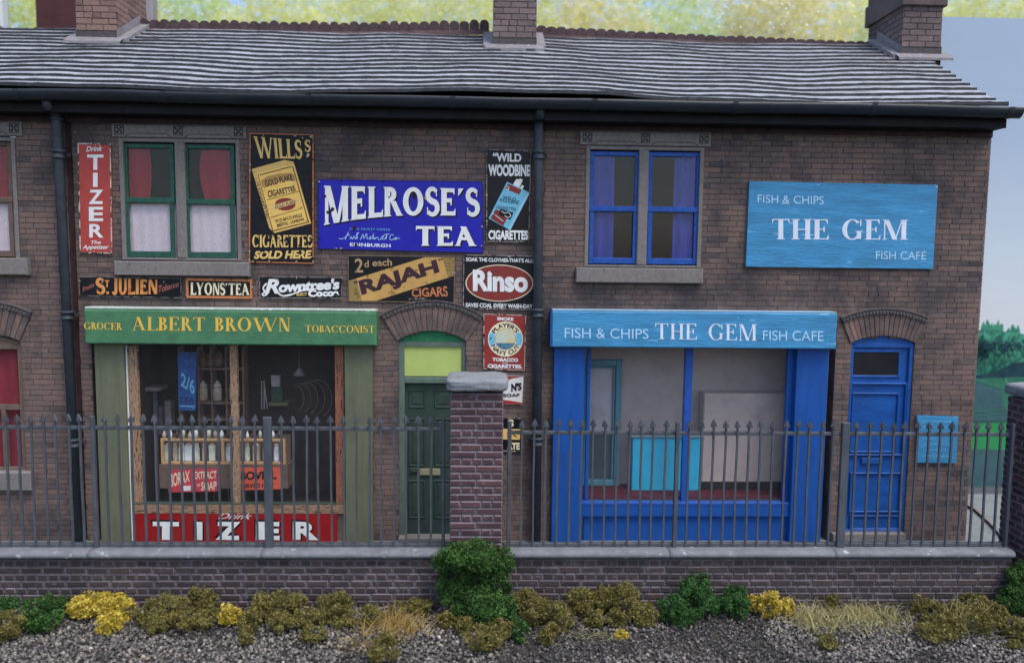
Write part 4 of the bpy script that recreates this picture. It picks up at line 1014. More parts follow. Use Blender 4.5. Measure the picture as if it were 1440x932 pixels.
for cx, cy, r_ in ((822, 195, 17), (825, 222, 10), (160, 312, 15), (120, 338, 11), (98, 208, 12), (617, 216, 7), (335, 466, 15), (350, 600, 13), (145, 330, 10)):
    flat(t, [Z(cx + r_ * (1 + .25 * math.sin(i * 2.7 + cx)) * math.cos(i * .698), cy + r_ * 1.1 * (1 + .25 * math.cos(i * 2.1)) * math.sin(i * .698)) for i in range(9)], YS, paint('rust_chip', '#2b1c22', .3, 20, .9), 'chipped_spot', .0095)

t = board('enamel_sign', 'narrow black enamel sign WILD WOODBINE CIGARETTES with a tilted pale blue packet', S['woodbine'], YS, M_SBLK, rim=R_GREY, rimw=.011)
Z = lambda x, y: (650 + x / 3.73, 200 + y / 3.73)
letter(t, sans('“WILD', .035), (Z(160, 54), Z(310, 60), Z(310, 104), Z(160, 102)), YS, I_WHITE); letter(t, sans('WOODBINE', .045), (Z(137, 116), Z(357, 118), Z(357, 180), Z(137, 178)), YS, I_WHITE)
letter(t, sans('CIGARETTES', .045), (Z(138, 461), Z(345, 463), Z(345, 513), Z(138, 511)), YS, I_WHITE)
for q in ([(262, 228), (285, 192), (298, 197), (278, 238)], [(276, 232), (302, 190), (318, 198), (296, 245)], [(300, 245), (312, 224), (324, 230), (314, 252)]): flat(t, [Z(*p) for p in q], YS, I_WHITE, 'printed_cigarette', .002)
flat(t, [Z(235, 208), Z(348, 262), Z(245, 458), Z(138, 400)], YS, I_LB, 'printed_packet', .003)
flat(t, [Z(348, 262), Z(352, 272), Z(252, 462), Z(240, 460), Z(322, 300)], YS, ink('packet_side_blue', '#8fc4de'), 'printed_packet', .004)
flat(t, [Z(240, 218), Z(312, 250), Z(300, 275), Z(224, 245)], YS, I_BRR, 'printed_panel', .0036); flat(t, [Z(175, 352), Z(245, 378), Z(215, 440), Z(148, 400)], YS, I_BRR, 'printed_panel', .0036)
flat(t, [Z(200, 350), Z(270, 370), Z(252, 408), Z(190, 380)], YS, I_BLACK, 'printed_panel', .0044)
stroke(t, [[Z(205, 362), Z(225, 372), Z(240, 368), Z(255, 385), Z(240, 395), Z(222, 385)], [Z(160, 372), Z(190, 395), Z(215, 415)], [Z(232, 232), Z(245, 238), Z(240, 250), Z(230, 243)]], .9, YS, I_WHITE, 'printed_scroll', .005)
for tx, a_, b_ in (('WILD', (216, 280, 285, 296), 12), ('WOODBINE', (198, 292, 300, 312), 15), ('CIGARETTES', (180, 332, 285, 348), 14)):
    letter(t, sans(tx, .02), (Z(a_[0], a_[1]), Z(a_[2], a_[1] + b_), Z(a_[2] - 6, a_[3] + b_), Z(a_[0] - 6, a_[3])), YS, paint('ink_navy', '#173450', .1, 9, .4, grime=0), eps=.0046)

t = board('enamel_sign', 'black enamel sign with red oval and white word RINSO', S['rinso'], YS, M_SBLK, rim=R_GREY, rimw=.01)
letter(t, sans("SOAK THE CLOTHES-THAT'S ALL!", .03), (Z(20, 603), Z(374, 611), Z(374, 632), Z(20, 624)), YS, I_WHITE)
letter(t, sans("SAVES COAL EVERY WASH-DAY", .03), (Z(18, 842), Z(370, 850), Z(370, 872), Z(18, 864)), YS, I_WHITE)
ov = lambda k, m: [Z(195 + 178 * k * math.cos(6.283 * i / 40), 739 + 97 * m * math.sin(6.283 * i / 40)) for i in range(40)]
flat(t, ov(1, 1), YS, I_CREAM, 'printed_oval', .002); flat(t, ov(.97, .955), YS, I_BRR, 'printed_oval', .003)
letter(t, sans('Rinso', .05), (Z(56, 668), Z(345, 676), Z(345, 788), Z(56, 782)), YS, I_BLACK, eps=.0038, off=(.6, .6)); letter(t, sans('Rinso', .045), (Z(56, 668), Z(345, 676), Z(345, 788), Z(56, 782)), YS, I_WHITE, eps=.0046)

t = board('enamel_sign', 'red enamel sign with a round pale badge ringed by PLAYER\'S NAVY CUT', S['player'], YS, paint('enamel_brick_red', '#8c3331', .12, 6, .4, chip='#6c2c2c', chipt=.62), rim=R_PALE, rimw=.01)
Z = lambda x, y: (640 + x / 4.236, 430 + y / 4.236)
letter(t, sans('SMOKE', .04), (Z(250, 66), Z(348, 70), Z(348, 90), Z(250, 86)), YS, I_WHITE)
cc = Z(300, 198); circ = lambda r_: [(cc[0] + r_ * math.cos(6.283 * i / 36), cc[1] + r_ * math.sin(6.283 * i / 36)) for i in range(36)]
flat(t, circ(25.3), YS, I_BLACK, 'printed_disc', .0015); flat(t, circ(24.8), YS, I_CREAM, 'printed_disc', .0022)
for s_ in (-1, 1): flat(t, [(cc[0] + s_ * 15 , cc[1] - 9), (cc[0] + s_ * 22, cc[1] - 9), (cc[0] + s_ * 24, cc[1]), (cc[0] + s_ * 22, cc[1] + 9), (cc[0] + s_ * 15, cc[1] + 9)], YS, I_LB, 'printed_ribbon', .003)
flat(t, circ(15), YS, ink('badge_rim', '#a58a5a'), 'printed_disc', .0038); flat(t, circ(14.2), YS, ink('badge_sky', '#b9c4b4', wear='#c9bd8a', wt=.5, sc=5), 'printed_disc', .0046)
flat(t, [(cc[0] - 13, cc[1] + 5.5)] + [(cc[0] + 14.2 * math.cos(math.radians(a)), cc[1] - 14.2 * math.sin(math.radians(a))) for a in range(200, 341, 10)] + [(cc[0] + 13, cc[1] + 5.5)], YS, ink('badge_sea', '#4f7d94', wear='#31506a', wt=.55), 'printed_disc', .0054)
arc_text(t, "PLAYER'S", cc[0], cc[1], 16.3, 22.8, 152, 30, YS, I_BLACK, .03); arc_text(t, 'NAVY CUT', cc[0], cc[1], 16.3, 22.8, 205, 335, YS, I_BLACK, .03, top=False)
letter(t, sans('TOBACCO', .045), (Z(222, 308), Z(376, 312), Z(376, 334), Z(222, 330)), YS, I_WHITE); letter(t, sans('AND', .03), (Z(282, 336), Z(314, 337), Z(314, 343), Z(282, 342)), YS, I_WHITE)
letter(t, sans('CIGARETTES.', .045), (Z(193, 346), Z(400, 350), Z(400, 373), Z(193, 369)), YS, I_WHITE)

t = board('enamel_sign', 'white and red soap sign on the wall, half hidden behind the brick pillar', ((664, 526), (737, 528.5), (735, 569), (664, 567)), YS, I_CREAM if False else ink('enamel_white', '#d6d4d2', wear='#a4a09e', wt=.66), rim=R_GREY, rimw=.008)
Z = lambda x, y: (640 + x / 4.236, 430 + y / 4.236)
flat(t, [Z(104, 412), Z(400, 422), Z(340, 432), Z(320, 440), Z(104, 440)], YS, I_RED, 'printed_triangle', .002); flat(t, [Z(300, 560), Z(340, 566), Z(398, 576), Z(400, 586), Z(104, 580), Z(104, 555)], YS, I_RED, 'printed_triangle', .002)
letter(t, sans("N'S", .06), (Z(334, 462), Z(396, 455), Z(396, 502), Z(334, 512)), YS, I_BLACK, eps=.003); letter(t, sans('SOAP', .045, 1.1), (Z(286, 522), Z(386, 522), Z(384, 541), Z(286, 544)), YS, I_BLACK, eps=.003)
t = board('enamel_sign', 'small black and yellow chocolate sign low on the wall, right of the brick pillar', ((676, 586), (736, 588), (734, 635), (676, 633)), YS, M_SBLK, rim=R_PALE, rimw=.008)
flat(t, [(678, 602), (732, 603), (731, 618), (678, 617)], YS, I_YEL, 'printed_panel', .002)
letter(t, sans('S', .06), (714, 589.5, 722.5, 600), YS, I_CREAM, eps=.003); letter(t, sans('ATE', .06), (713, 622, 731, 632), YS, I_CREAM, eps=.003)
stroke(t, [[(713, 608), (717, 611), (713, 614)], [(727, 608), (722, 611), (727, 614)]], 2, YS, ink('toffee', '#7d5a20'), 'printed_sweet', .003)

t = board('enamel_sign', 'long black enamel strip with orange letters ST JULIEN between scripts Smoke and Tobacco', S['julien'], YS, M_SBLK, rim=R_GREY, rimw=.006)
Z = lambda x, y: (100 + x / 5.333, 380 + y / 5.333)
letter(t, sans('Smoke', .005, 1, .45), (Z(80, 128), Z(172, 88), Z(176, 122), Z(84, 162)), YS, paint('ink_rose', '#a5655c', .1, 9, .5))
cs = dict(W=.26, T=.16, s=.03, gap=.07, h=.03)
letter(t, serif_text('S', **cs), (Z(185, 60), Z(250, 62), Z(252, 178), Z(186, 176)), YS, I_ORG); letter(t, serif_text('T', **cs), (Z(252, 74), Z(288, 75), Z(286, 128), Z(254, 127)), YS, I_ORG); flat(t, [Z(264, 160), Z(284, 160), Z(284, 178), Z(264, 178)], YS, I_ORG, 'lettering', .002)
letter(t, serif_text('JULIEN', **cs), (Z(305, 60), Z(648, 72), Z(648, 178), Z(305, 184)), YS, I_ORG)
letter(t, sans('Tobacco', .005, 1, .35), (Z(655, 118), Z(805, 82), Z(808, 122), Z(660, 168)), YS, paint('ink_rose', '#a5655c', .1, 9, .5))
t = board('enamel_sign', 'small black enamel sign LYONS\' TEA in cream letters inside an orange border', S['lyons'], YS, M_SBLK, rim=R_ORG, rimw=.034)
letter(t, serif_text("LYONS'TEA", W=.24, T=.12, s=.05, gap=.05), (Z(895, 92), Z(1338, 100), Z(1338, 186), Z(895, 184)), YS, I_CREAM)
t = board('enamel_sign', 'small black enamel sign in white script ROWNTREE\'S COCOA', S['rowntree'], YS, M_SBLK, rim=R_GREY, rimw=.008)
Z = lambda x, y: (360 + x / 4.966, 350 + y / 4.966)
letter(t, sans('R', .04, 1, .25), (Z(60, 210), Z(165, 210), Z(165, 312), Z(60, 312)), YS, I_WHITE); letter(t, sans("owntree's", .045, .94, .1), (Z(158, 226), Z(582, 206), Z(582, 282), Z(158, 306)), YS, I_WHITE)
stroke(t, [[Z(75, 240), Z(50, 270), Z(60, 300), Z(45, 315), Z(60, 326), Z(85, 300), Z(92, 240)], [Z(140, 290), Z(180, 325), Z(240, 320), Z(330, 288), Z(420, 278)]], 2.2, YS, I_WHITE, 'printed_swash', .003, .2)
letter(t, sans('ELECT', .03), (Z(284, 306), Z(356, 304), Z(356, 326), Z(284, 328)), YS, I_YEL, eps=.004); letter(t, sans('Cocoa', .06), (Z(364, 286), Z(580, 280), Z(580, 330), Z(364, 336)), YS, I_WHITE, eps=.004)
t = board('enamel_sign', 'worn black and mustard enamel sign RAJAH CIGARS with a slanting band', S['rajah'], YS, M_SBLK, rim=paint('rim_brown', '#6e5f50', .2, 14, .6), rimw=.012)
flat(t, [Z(648, 222), Z(1180, 58), Z(1384, 60), Z(1383, 188), Z(835, 364), Z(650, 362)], YS, I_MUST2, 'printed_band', .0028)
flat(t, [Z(700, 206), Z(1180, 58), Z(1300, 59), Z(1340, 200), Z(850, 358), Z(740, 362)], YS, I_MUST, 'printed_band', .0034)
letter(t, sans('RAJAH', .05), (Z(714, 222), Z(1258, 72), Z(1290, 188), Z(745, 352)), YS, I_PUR, eps=.0045)
letter(t, sans('“', .04), (Z(680, 225), Z(708, 217), Z(712, 236), Z(684, 244)), YS, I_PUR, eps=.0045); letter(t, sans('”', .04), (Z(1270, 72), Z(1302, 64), Z(1304, 84), Z(1274, 95)), YS, I_PUR, eps=.0045)
letter(t, sans('2', .015), (Z(688, 68), Z(748, 68), Z(748, 165), Z(690, 165)), YS, I_TAN, eps=.004); letter(t, sans('d', .015), (Z(755, 82), Z(788, 80), Z(788, 128), Z(757, 130)), YS, I_TAN, eps=.004)
letter(t, sans('each', .02), (Z(812, 74), Z(948, 66), Z(950, 118), Z(812, 122)), YS, I_TAN, eps=.004)
letter(t, sans('CIGARS', .025), (Z(1085, 280), Z(1335, 258), Z(1342, 332), Z(1088, 336)), YS, paint('ink_dull_orange', '#b5714a', .1, 9, .5), eps=.004); letter(t, sans('SOLD HERE', .02), (1065 / 4.966 + 360, 343 / 4.966 + 350, 1195 / 4.966 + 360, 354 / 4.966 + 350), YS, R_PALE, eps=.004)

t = board('painted_sign', 'large light blue painted wall board THE GEM FISH CAFE above the blue door', S['gem'], -.05, M_LBL, th=.045)
Z = lambda x, y: (1040 + x / 3.1075, 150 + y / 3.1075)
letter(t, sans('FISH & CHIPS'), (Z(79, 385), Z(368, 392), Z(368, 428), Z(79, 421)), -.05, I_PALE, eps=.003)
letter(t, serif_text('THE GEM', W=.2, T=.05, s=.06, gap=.07), (Z(140, 491), Z(736, 495), Z(734, 582), Z(140, 580)), -.05, I_PALEW, eps=.003)
letter(t, sans('FISH CAFE'), (Z(596, 631), Z(816, 634), Z(814, 669), Z(596, 667)), -.05, I_PALE, eps=.003)
t = board('menu_board', 'small light blue notice board on the brick wall right of the blue door', ((1290, 584), (1348, 586), (1345, 651), (1289, 650)), -.04, M_LBL, th=.035)
mk_ = MB()
for r_ in range(7):
    x = 1297 + (r_ % 3) * 2; 
    while x < 1338 - (r_ % 2) * 8:
        w_ = random.uniform(2, 5); a, b, c, d = rect(x, 592 + r_ * 8, x + w_, 594 + r_ * 8, -.042); mk_.box(a, b, -.0425, -.0405, c, d); x += w_ + 1.6
mk_.build('worn_writing', ink('ink_faint_blue', '#6aa9d2', wear='#4490c0', wt=.5, sc=30), t)
M_CHIP = paint('rust_chip', '#2b1c22', .3, 20, .9); M_CHIPL = paint('bare_chip', '#a79a8e', .3, 20, .8)
def chips(r_, q, n, sd, mats=(M_CHIP, M_CHIPL), rr=(.7, 2.2), edge=.75, Y=YS):
    g = random.Random(sd); f = qmap(q)
    for mi in (0, 1):
        m_ = MB()
        for i in range(n):
            if i % 2 != mi: continue
            u, v = g.random(), g.random()
            if g.random() < edge:
                if g.random() < .5: u = g.choice((.0, 1)) + g.uniform(-.012, .012)
                else: v = g.choice((.0, 1)) + g.uniform(-.02, .02)
            u = min(.992, max(.008, u)); v = min(.985, max(.015, v)); cx, cy = f(u, v); R_ = g.uniform(*rr); k = g.uniform(.5, 1.6)
            m_.add([pl(cx + R_ * k * g.uniform(.6, 1.2) * math.cos(a), cy + R_ / k * g.uniform(.6, 1.2) * math.sin(a), Y - .0068 - i * 5e-5) for a in [j * .785 for j in range(8)]], [tuple(range(8))])
        o = m_.build('chipped_enamel', mats[mi], r_); o['kind'] = 'stuff'
roots = [o for o in COL.objects if o.get('category') == 'sign' and o.name.startswith('enamel_sign')]
for k_, o in zip(('tizer', 'wills', 'melrose', 'woodbine', 'rinso', 'player'), roots): chips(o, S[k_], {'wills': 46, 'melrose': 16, 'tizer': 10}.get(k_, 20), hash_(k_), rr=((.4, 1.1) if k_ == 'tizer' else (.6, 2.0)))
chips(roots[1], (352, 325, 440, 369), 16, 77, (M_SBLK, M_SBLKW), (1.2, 3.2), 0)
for k_, o in zip(('julien', 'lyons', 'rowntree', 'rajah'), roots[8:]): chips(o, S[k_], 14, hash_(k_), rr=(.5, 1.6))
# sign below the grocer's window
YT = -.035
t = board('enamel_sign', 'wide red enamel sign with white block letters TIZER under the grocer\'s window', ((191, 719.5), (474, 721), (474, 790), (191, 790)), YT, paint('enamel_bright_red', '#901b20', .08, 6, .35, chip='#7a1a1c', chipt=.72))
Z = lambda x, y: (160 + x / 4.235, 580 + y / 4.235)
for ch, x0, x1 in (('T', 232, 388), ('I', 482, 528), ('Z', 606, 755), ('E', 846, 988), ('R', 1066, 1222)):
    for (ox, oy, mt, e) in ((-9, -12, I_BLACK, .0012), (10, 4, I_BLACK, .0020), (0, 0, I_WHITE, .003)):
        q = (Z(x0 + ox, 648 + oy), Z(x1 + ox, 650 + oy), Z(x1 + ox, 758 + oy), Z(x0 + ox, 756 + oy))
        if ch == 'I': flat(t, q, YT, mt, 'lettering', e)
        else: letter(t, sans(ch, .05), q, YT, mt, eps=e)
letter(t, sans('Drink', .0, 1, .45), (Z(626, 598), Z(826, 600), Z(820, 634), Z(620, 632)), YT, I_WHITE, eps=.004)

# ------------------------------------------------------------------ things inside the grocer's window
ga, gb, gc, gd = GR
M_SHELF = paint('shelf_brown', '#7a625a', .25, 9, .7); M_DIMB = paint('bottle_brown', '#5a463a', .3, 12, .3); M_JAR = paint('jar_glaze', '#b5a898', .25, 20, .3); M_JARL = paint('jar_lid', '#d0c6b8', .2, 9, .4)
M_JARG = paint('jar_green', '#d5e0cc', .2, 20, .3); M_CASE = paint('case_wood', '#b5936c', .2, 12, .6)
def ibox(name, label, cat, q, Y, th, mat, group=None):
    a, b, c, d = rect(*q, Y); r = root(name, label, cat, ((a + b) / 2, Y + th / 2, c), group); m_ = MB(); m_.cbox(a, b, Y, Y + th, c, d, .008); m_.build('box_body', mat, r); return r, (a, b, c, d)
Y = .62
r = root('shelf_rack', 'brown shelf rack with jars standing in it, dimly seen behind the left shop pane', 'shelf', (pl(300, 600, Y).x, Y, gc))
for x in (252, 279, 297.5, 318, 342): m_ = MB(); a = pl(x, 540, Y).x; m_.box(a - .012, a + .012, Y, Y + .2, gc, pl(300, 488, Y).z); m_.build('upright', M_SHELF, r)
for y in (517, 565, 588): m_ = MB(); a, b, c, d = rect(278, y, 345, y + 3, Y); m_.box(a, b, Y - .01, Y + .22, c, d); m_.build('shelf_board', M_SHELF, r)
for i, (x, y) in enumerate(((286, 563), (306, 563), (329, 563), (286, 515), (297, 515), (308, 515), (329, 515))):
    p = pl(x, y, Y + .08); h = .30 if y > 540 else .22
    o = root('storage_jar', ['dim jar with pale lid on the shelf beside the blue tea sign', 'second dim jar from the blue tea sign on the lower shelf', 'dim jar with pale lid on the shelf behind the wooden mullion', 'dark jar on the top shelf nearest the blue tea sign', 'dark jar in the middle of the top shelf', 'dark jar on the top shelf left of the wooden mullion', 'dark jar on the top shelf behind the wooden mullion'][i], 'jar', p, 'jars on the shelf rack')
    m_ = MB(); m_.lathe([(.05, p.z), (.07, p.z + .02), (.07, p.z + h * .6), (.045, p.z + h * .72)], p.x, p.y, 12); m_.build('jar_body', M_JAR if y > 540 else M_SHELF, o, smooth=True)
    m_ = MB(); m_.lathe([(.062, p.z + h * .72), (.065, p.z + h * .8), (.04, p.z + h * .86), (.012, p.z + h)], p.x, p.y, 12); m_.build('jar_lid', M_JARL if y > 540 else M_SHELF, o, smooth=True)
t = board('tea_poster', 'blue hanging poster reading 2/6 TEA behind the left shop pane', ((250, 495), (276, 495), (275, 577), (251, 577)), .3, paint('poster_blue', '#23508f', .3, 7, .5, chip='#4a7cb8', chipt=.62), cat='poster')
letter(t, sans('2/6', .02, 1, .15), ((253, 522), (273, 534), (274, 556), (254, 542)), .3, I_LB); letter(t, sans('TEA', .02), ((252, 558), (274, 559), (273, 568), (252, 567)), .3, paint('ink_navy', '#173450', .1, 9, .4, grime=0))
flat(t, [(253, 570), (274, 570.5), (274, 572), (253, 571.5)], .3, I_LB, 'printed_line', .002)
# display case
Y = .17
a, b, c, d = rect(226, 617, 401, 653, Y); r = root('display_case', 'low wooden display case with a row of pale jars behind the shop pane', 'display case', ((a + b) / 2, Y, c))
m_ = MB(); frame(m_, a, b, c, d, .035, Y, Y + .05, .004); x = pl(313, 630, Y).x; m_.box(x - .02, x + .02, Y + .002, Y + .05, c + .035, d - .035); x = pl(317, 630, Y).x; m_.build('case_frame', M_CASE, r)
m_ = MB(); m_.box(a, b, Y + .3, Y + .32, c, d); m_.box(a, b, Y + .05, Y + .3, c - .0, c + .02); m_.box(a - .03, b + .03, Y - .0, Y + .33, c - .35, c - .004); m_.build('case_body', paint('case_brown', '#6a5850', .2, 7, .7), r)
GL = ['pale jar at the far left end of the display case', 'white packet second from the left end of the display case', 'jar third from the left end of the display case', 'jar fourth from the left end of the display case', 'jar in the middle of the left half of the display case', 'jar sixth from the left end of the display case', 'jar just left of the case\'s middle upright', 'jar just right of the case\'s middle upright', 'jar in the right half of the case, left of the thick post', 'packet in the display case beside the thick railing post', 'packet second from the right end of the display case', 'pale packet at the right end of the display case']
cols = [M_JARG, M_JAR, M_JARG, paint('packet_pale', '#e2eaf0', .15, 20, .4)]
for i, x in enumerate((236, 247, 256, 266, 277, 288, 299, 322, 348, 361, 374, 389)):
    p = pl(x, 650, Y + .14); o = root('jar_of_goods' if i < 9 else 'goods_packet', GL[i], 'jar', (p.x, p.y, c + .021), 'pale goods in the display case')
    m_ = MB(); w_ = random.uniform(.03, .045)
    if i % 3: m_.lathe([(w_, c + .021), (w_ + .004, c + .05), (w_, c + .2), (w_ * .7, c + .24)], p.x, p.y, 10)
    else: m_.cbox(p.x - w_ * 1.2, p.x + w_ * 1.2, p.y - .03, p.y + .03, c + .021, c + .25, .005)
    m_.build('jar_body', cols[i % 4], o); m_ = MB(); m_.lathe([(w_ * .75, c + .25), (w_ * .8, c + .275)], p.x, p.y, 10); m_.build('lid', M_JARL, o)
t = board('cardboard_sign', 'red card sign BORAX EXTRACT OF SOAP leaning below the display case', ((237, 661), (270, 660), (305, 659), (306, 690)) if False else ((237, 660.5), (305.5, 658.5), (305.5, 690.5), (237, 692)), .12, paint('card_red', '#c03a4c', .1, 8, .5), th=.012)
Z = lambda x, y: (160 + x / 4.235, 580 + y / 4.235)
letter(t, sans('BORAX', .02), (Z(334, 362), Z(452, 345), Z(452, 410), Z(334, 448)), .12, I_CREAM); letter(t, sans('EXTRACT', .02), (Z(478, 352), Z(612, 346), Z(612, 392), Z(478, 396)), .12, I_CREAM)
letter(t, sans('OF', .02), (Z(496, 424), Z(514, 424), Z(514, 440), Z(496, 440)), .12, I_CREAM); letter(t, sans('SOAP', .02), (Z(520, 412), Z(612, 408), Z(612, 462), Z(520, 464)), .12, I_CREAM)
flat(t, [Z(408, 436), Z(458, 434), Z(458, 464), Z(408, 466)], .12, I_WHITE, 'printed_panel', .002)
t = board('cardboard_sign', 'orange red card sign BOVRIL in black letters right of the wooden mullion', (Z(745, 330), Z(992, 324), Z(996, 455), Z(745, 462)), .12, paint('card_orange', '#d25a44', .1, 8, .5), th=.012)
letter(t, sans('BOVRIL', .045), (Z(752, 350), Z(970, 346), Z(970, 396), Z(752, 402)), .12, I_BLACK); letter(t, sans('SERVED HOT', .03), (Z(756, 424), Z(955, 418), Z(955, 444), Z(756, 450)), .12, I_BLACK)
Yb_ = .24; zb_ = rect(226, 617, 401, 653, .17)[3] + .001
for i in range(19):
    px = 231 + i * 9; p = pl(px, 612, Yb_ + random.uniform(-.03, .05)); h = random.uniform(.1, .17); w_ = random.uniform(.022, .032)
    m_ = MB(); m_.lathe([(w_, zb_), (w_, zb_ + h * .6), (w_ * .45, zb_ + h * .75), (w_ * .45, zb_ + h)], p.x, p.y, 8)
    o = m_.build('goods_bottle', [M_JAR, M_JARG, M_DIMB, cols[3]][(i * 7) % 4], None, smooth=True, loc=(p.x, p.y, zb_)); tag(o, 'small bottle in the row on top of the display case', 'bottle', 'bottles along the top of the display case')
# rest of the shop's stock
M_DIM = paint('dim_violet', '#6a6474', .3, 9, .7); M_DIM2 = paint('dim_grey', '#948c90', .3, 12, .7)
r, _ = ibox('stool', 'dark counter stand at the far left of the shop window', 'stand', (197, 545, 224, 550), .55, .3, M_DIM2)
for x in (203, 218): m_ = MB(); p = pl(x, 550, .65); m_.box(p.x - .02, p.x + .02, .63, .67, gc, p.z); m_.build('leg', M_DIM, r)
for i, (x, y, w_, h) in enumerate(((200, 600, 8, 30), (212, 600, 9, 34), (224, 600, 8, 28), (236, 600, 9, 36))):
    ibox('carton', ['dim carton standing furthest left in the shop window', 'dim carton second from the left in the shop window', 'dim carton left of the blue tea poster', 'tall dim carton just left of the blue tea poster'][i], 'carton', (x - w_ / 2, y - h, x + w_ / 2, y + 12), .8, .15, [M_DIM, M_DIM2][i % 2], 'dim cartons at the left of the shop')
p = pl(421, 520, .8); r = root('hanging_lamp', 'dim grey lampshade hanging in the right half of the shop', 'lamp', p)
m_ = MB(); m_.lathe([(.10, p.z - .08), (.03, p.z), (.02, p.z + .03)], p.x, p.y, 14); m_.build('lamp_shade', M_DIM2, r, smooth=True); m_ = MB(); m_.tube([(p.x, p.y, p.z + .02), (p.x, p.y, gd)], .006, 6); m_.build('cord', M_DIM, r)
r, _ = ibox('green_tin', 'dark green tin behind the right shop pane', 'tin', (381, 545, 397, 568), .6, .15, paint('tin_green', '#2c4038', .2, 9, .6))
ibox('paper_bag', 'pale paper bag standing behind the right shop pane', 'bag', (381, 528, 393, 544), .62, .1, M_DIM2)
ibox('tray', 'dull yellow tray behind the right shop pane', 'tray', (378, 566, 405, 571), .5, .3, paint('tray_olive', '#5d5a42', .2, 9, .6))
for i, x in enumerate((368, 371.5, 376)): m_ = MB(); p = pl(x, 575, .5); q = pl(x - (5 if i == 2 else 0), 535, .55); m_.tube([p, q], .008, 6); o = m_.build('walking_cane', M_DIM2, None, loc=p); tag(o, ['leftmost thin cane standing behind the shop pane', 'middle thin cane standing behind the shop pane', 'rightmost leaning cane behind the shop pane'][i], 'cane', 'thin canes in the shop window')
r = root('reflection_swirls', 'curled reflection shapes built as thin hoops in the right half of the shop window', 'stand', pl(425, 590, .6))  # hoops added in place of curled reflections in the glass
for k in range(5):
    m_ = MB(); c0 = pl(415 + k * 8, 560, .6); m_.tube([c0 + Vector((.13 * math.cos(a) * (1 + k * .15), 0, .2 * math.sin(a) * (1 + k * .1))) for a in np.linspace(-1.2, 1.8, 12)], .0028, 6); m_.build('reflection_hoop', M_DIM2, r)
# cafe furniture
M_CY = paint('counter_cyan', '#30aed4', .08, 5, .45, chip='#69c4dc', chipt=.72, grime=.15)
a, b, c, d = rect(889, 612, 986, 688, .42); r = root('cafe_counter', 'bright cyan counter on the red floor inside the cafe', 'counter', ((a + b) / 2, .42, zfl))
m_ = MB(); m_.cbox(a, b, .42, .66, zfl, d - .03, .01); m_.build('counter_front', M_CY, r); m_ = MB(); m_.cbox(a - .03, b + .03, .39, .69, d - .03, d, .008); m_.build('counter_top', paint('counter_top', '#6f8f98', .1, 5, .4), r)
a, b, c, d = rect(988, 553, 1118, 690, .5); r = root('frying_range', 'pale beige frying range filling the right of the cafe', 'range', ((a + b) / 2, .5, zfl))
m_ = MB(); m_.cbox(a, b, .5, .73, zfl, d, .015); m_.build('range_body', paint('range_beige', '#b3a6a2', .08, 3, .5), r); m_ = MB(); m_.box(a - .0, b, .48, .499, zfl, zfl + .12); m_.build('kickboard', M_DARK, r)
a, b, c, d = rect(812, 506, 873, 690, .66); r = root('inner_door', 'teal framed inner door at the left of the cafe', 'door', ((a + b) / 2, .66, zfl))
M_TEAL = paint('teal_frame', '#4b8598', .12, 6, .5)
m_ = MB(); frame(m_, a, b, zfl, d, .09, .66, .75, .01); frame(m_, a + .1, b - .1, zfl + .03, d - .1, .03, .68, .75, .006); m_.build('frame', M_TEAL, r); m_ = MB(); z = pl(840, 612, .66).z; m_.box(a + .09, b - .09, .725, .75, z, d - .09); m_.build('upper_panel', paint('panel_lilac', '#b5b1ba', .06, 4, .5), r)
m_ = MB(); m_.box(a + .09, b - .09, .72, .748, zfl + .09, z - .01); m_.build('lower_panel', paint('panel_slate', '#40525c', .1, 4, .5), r)

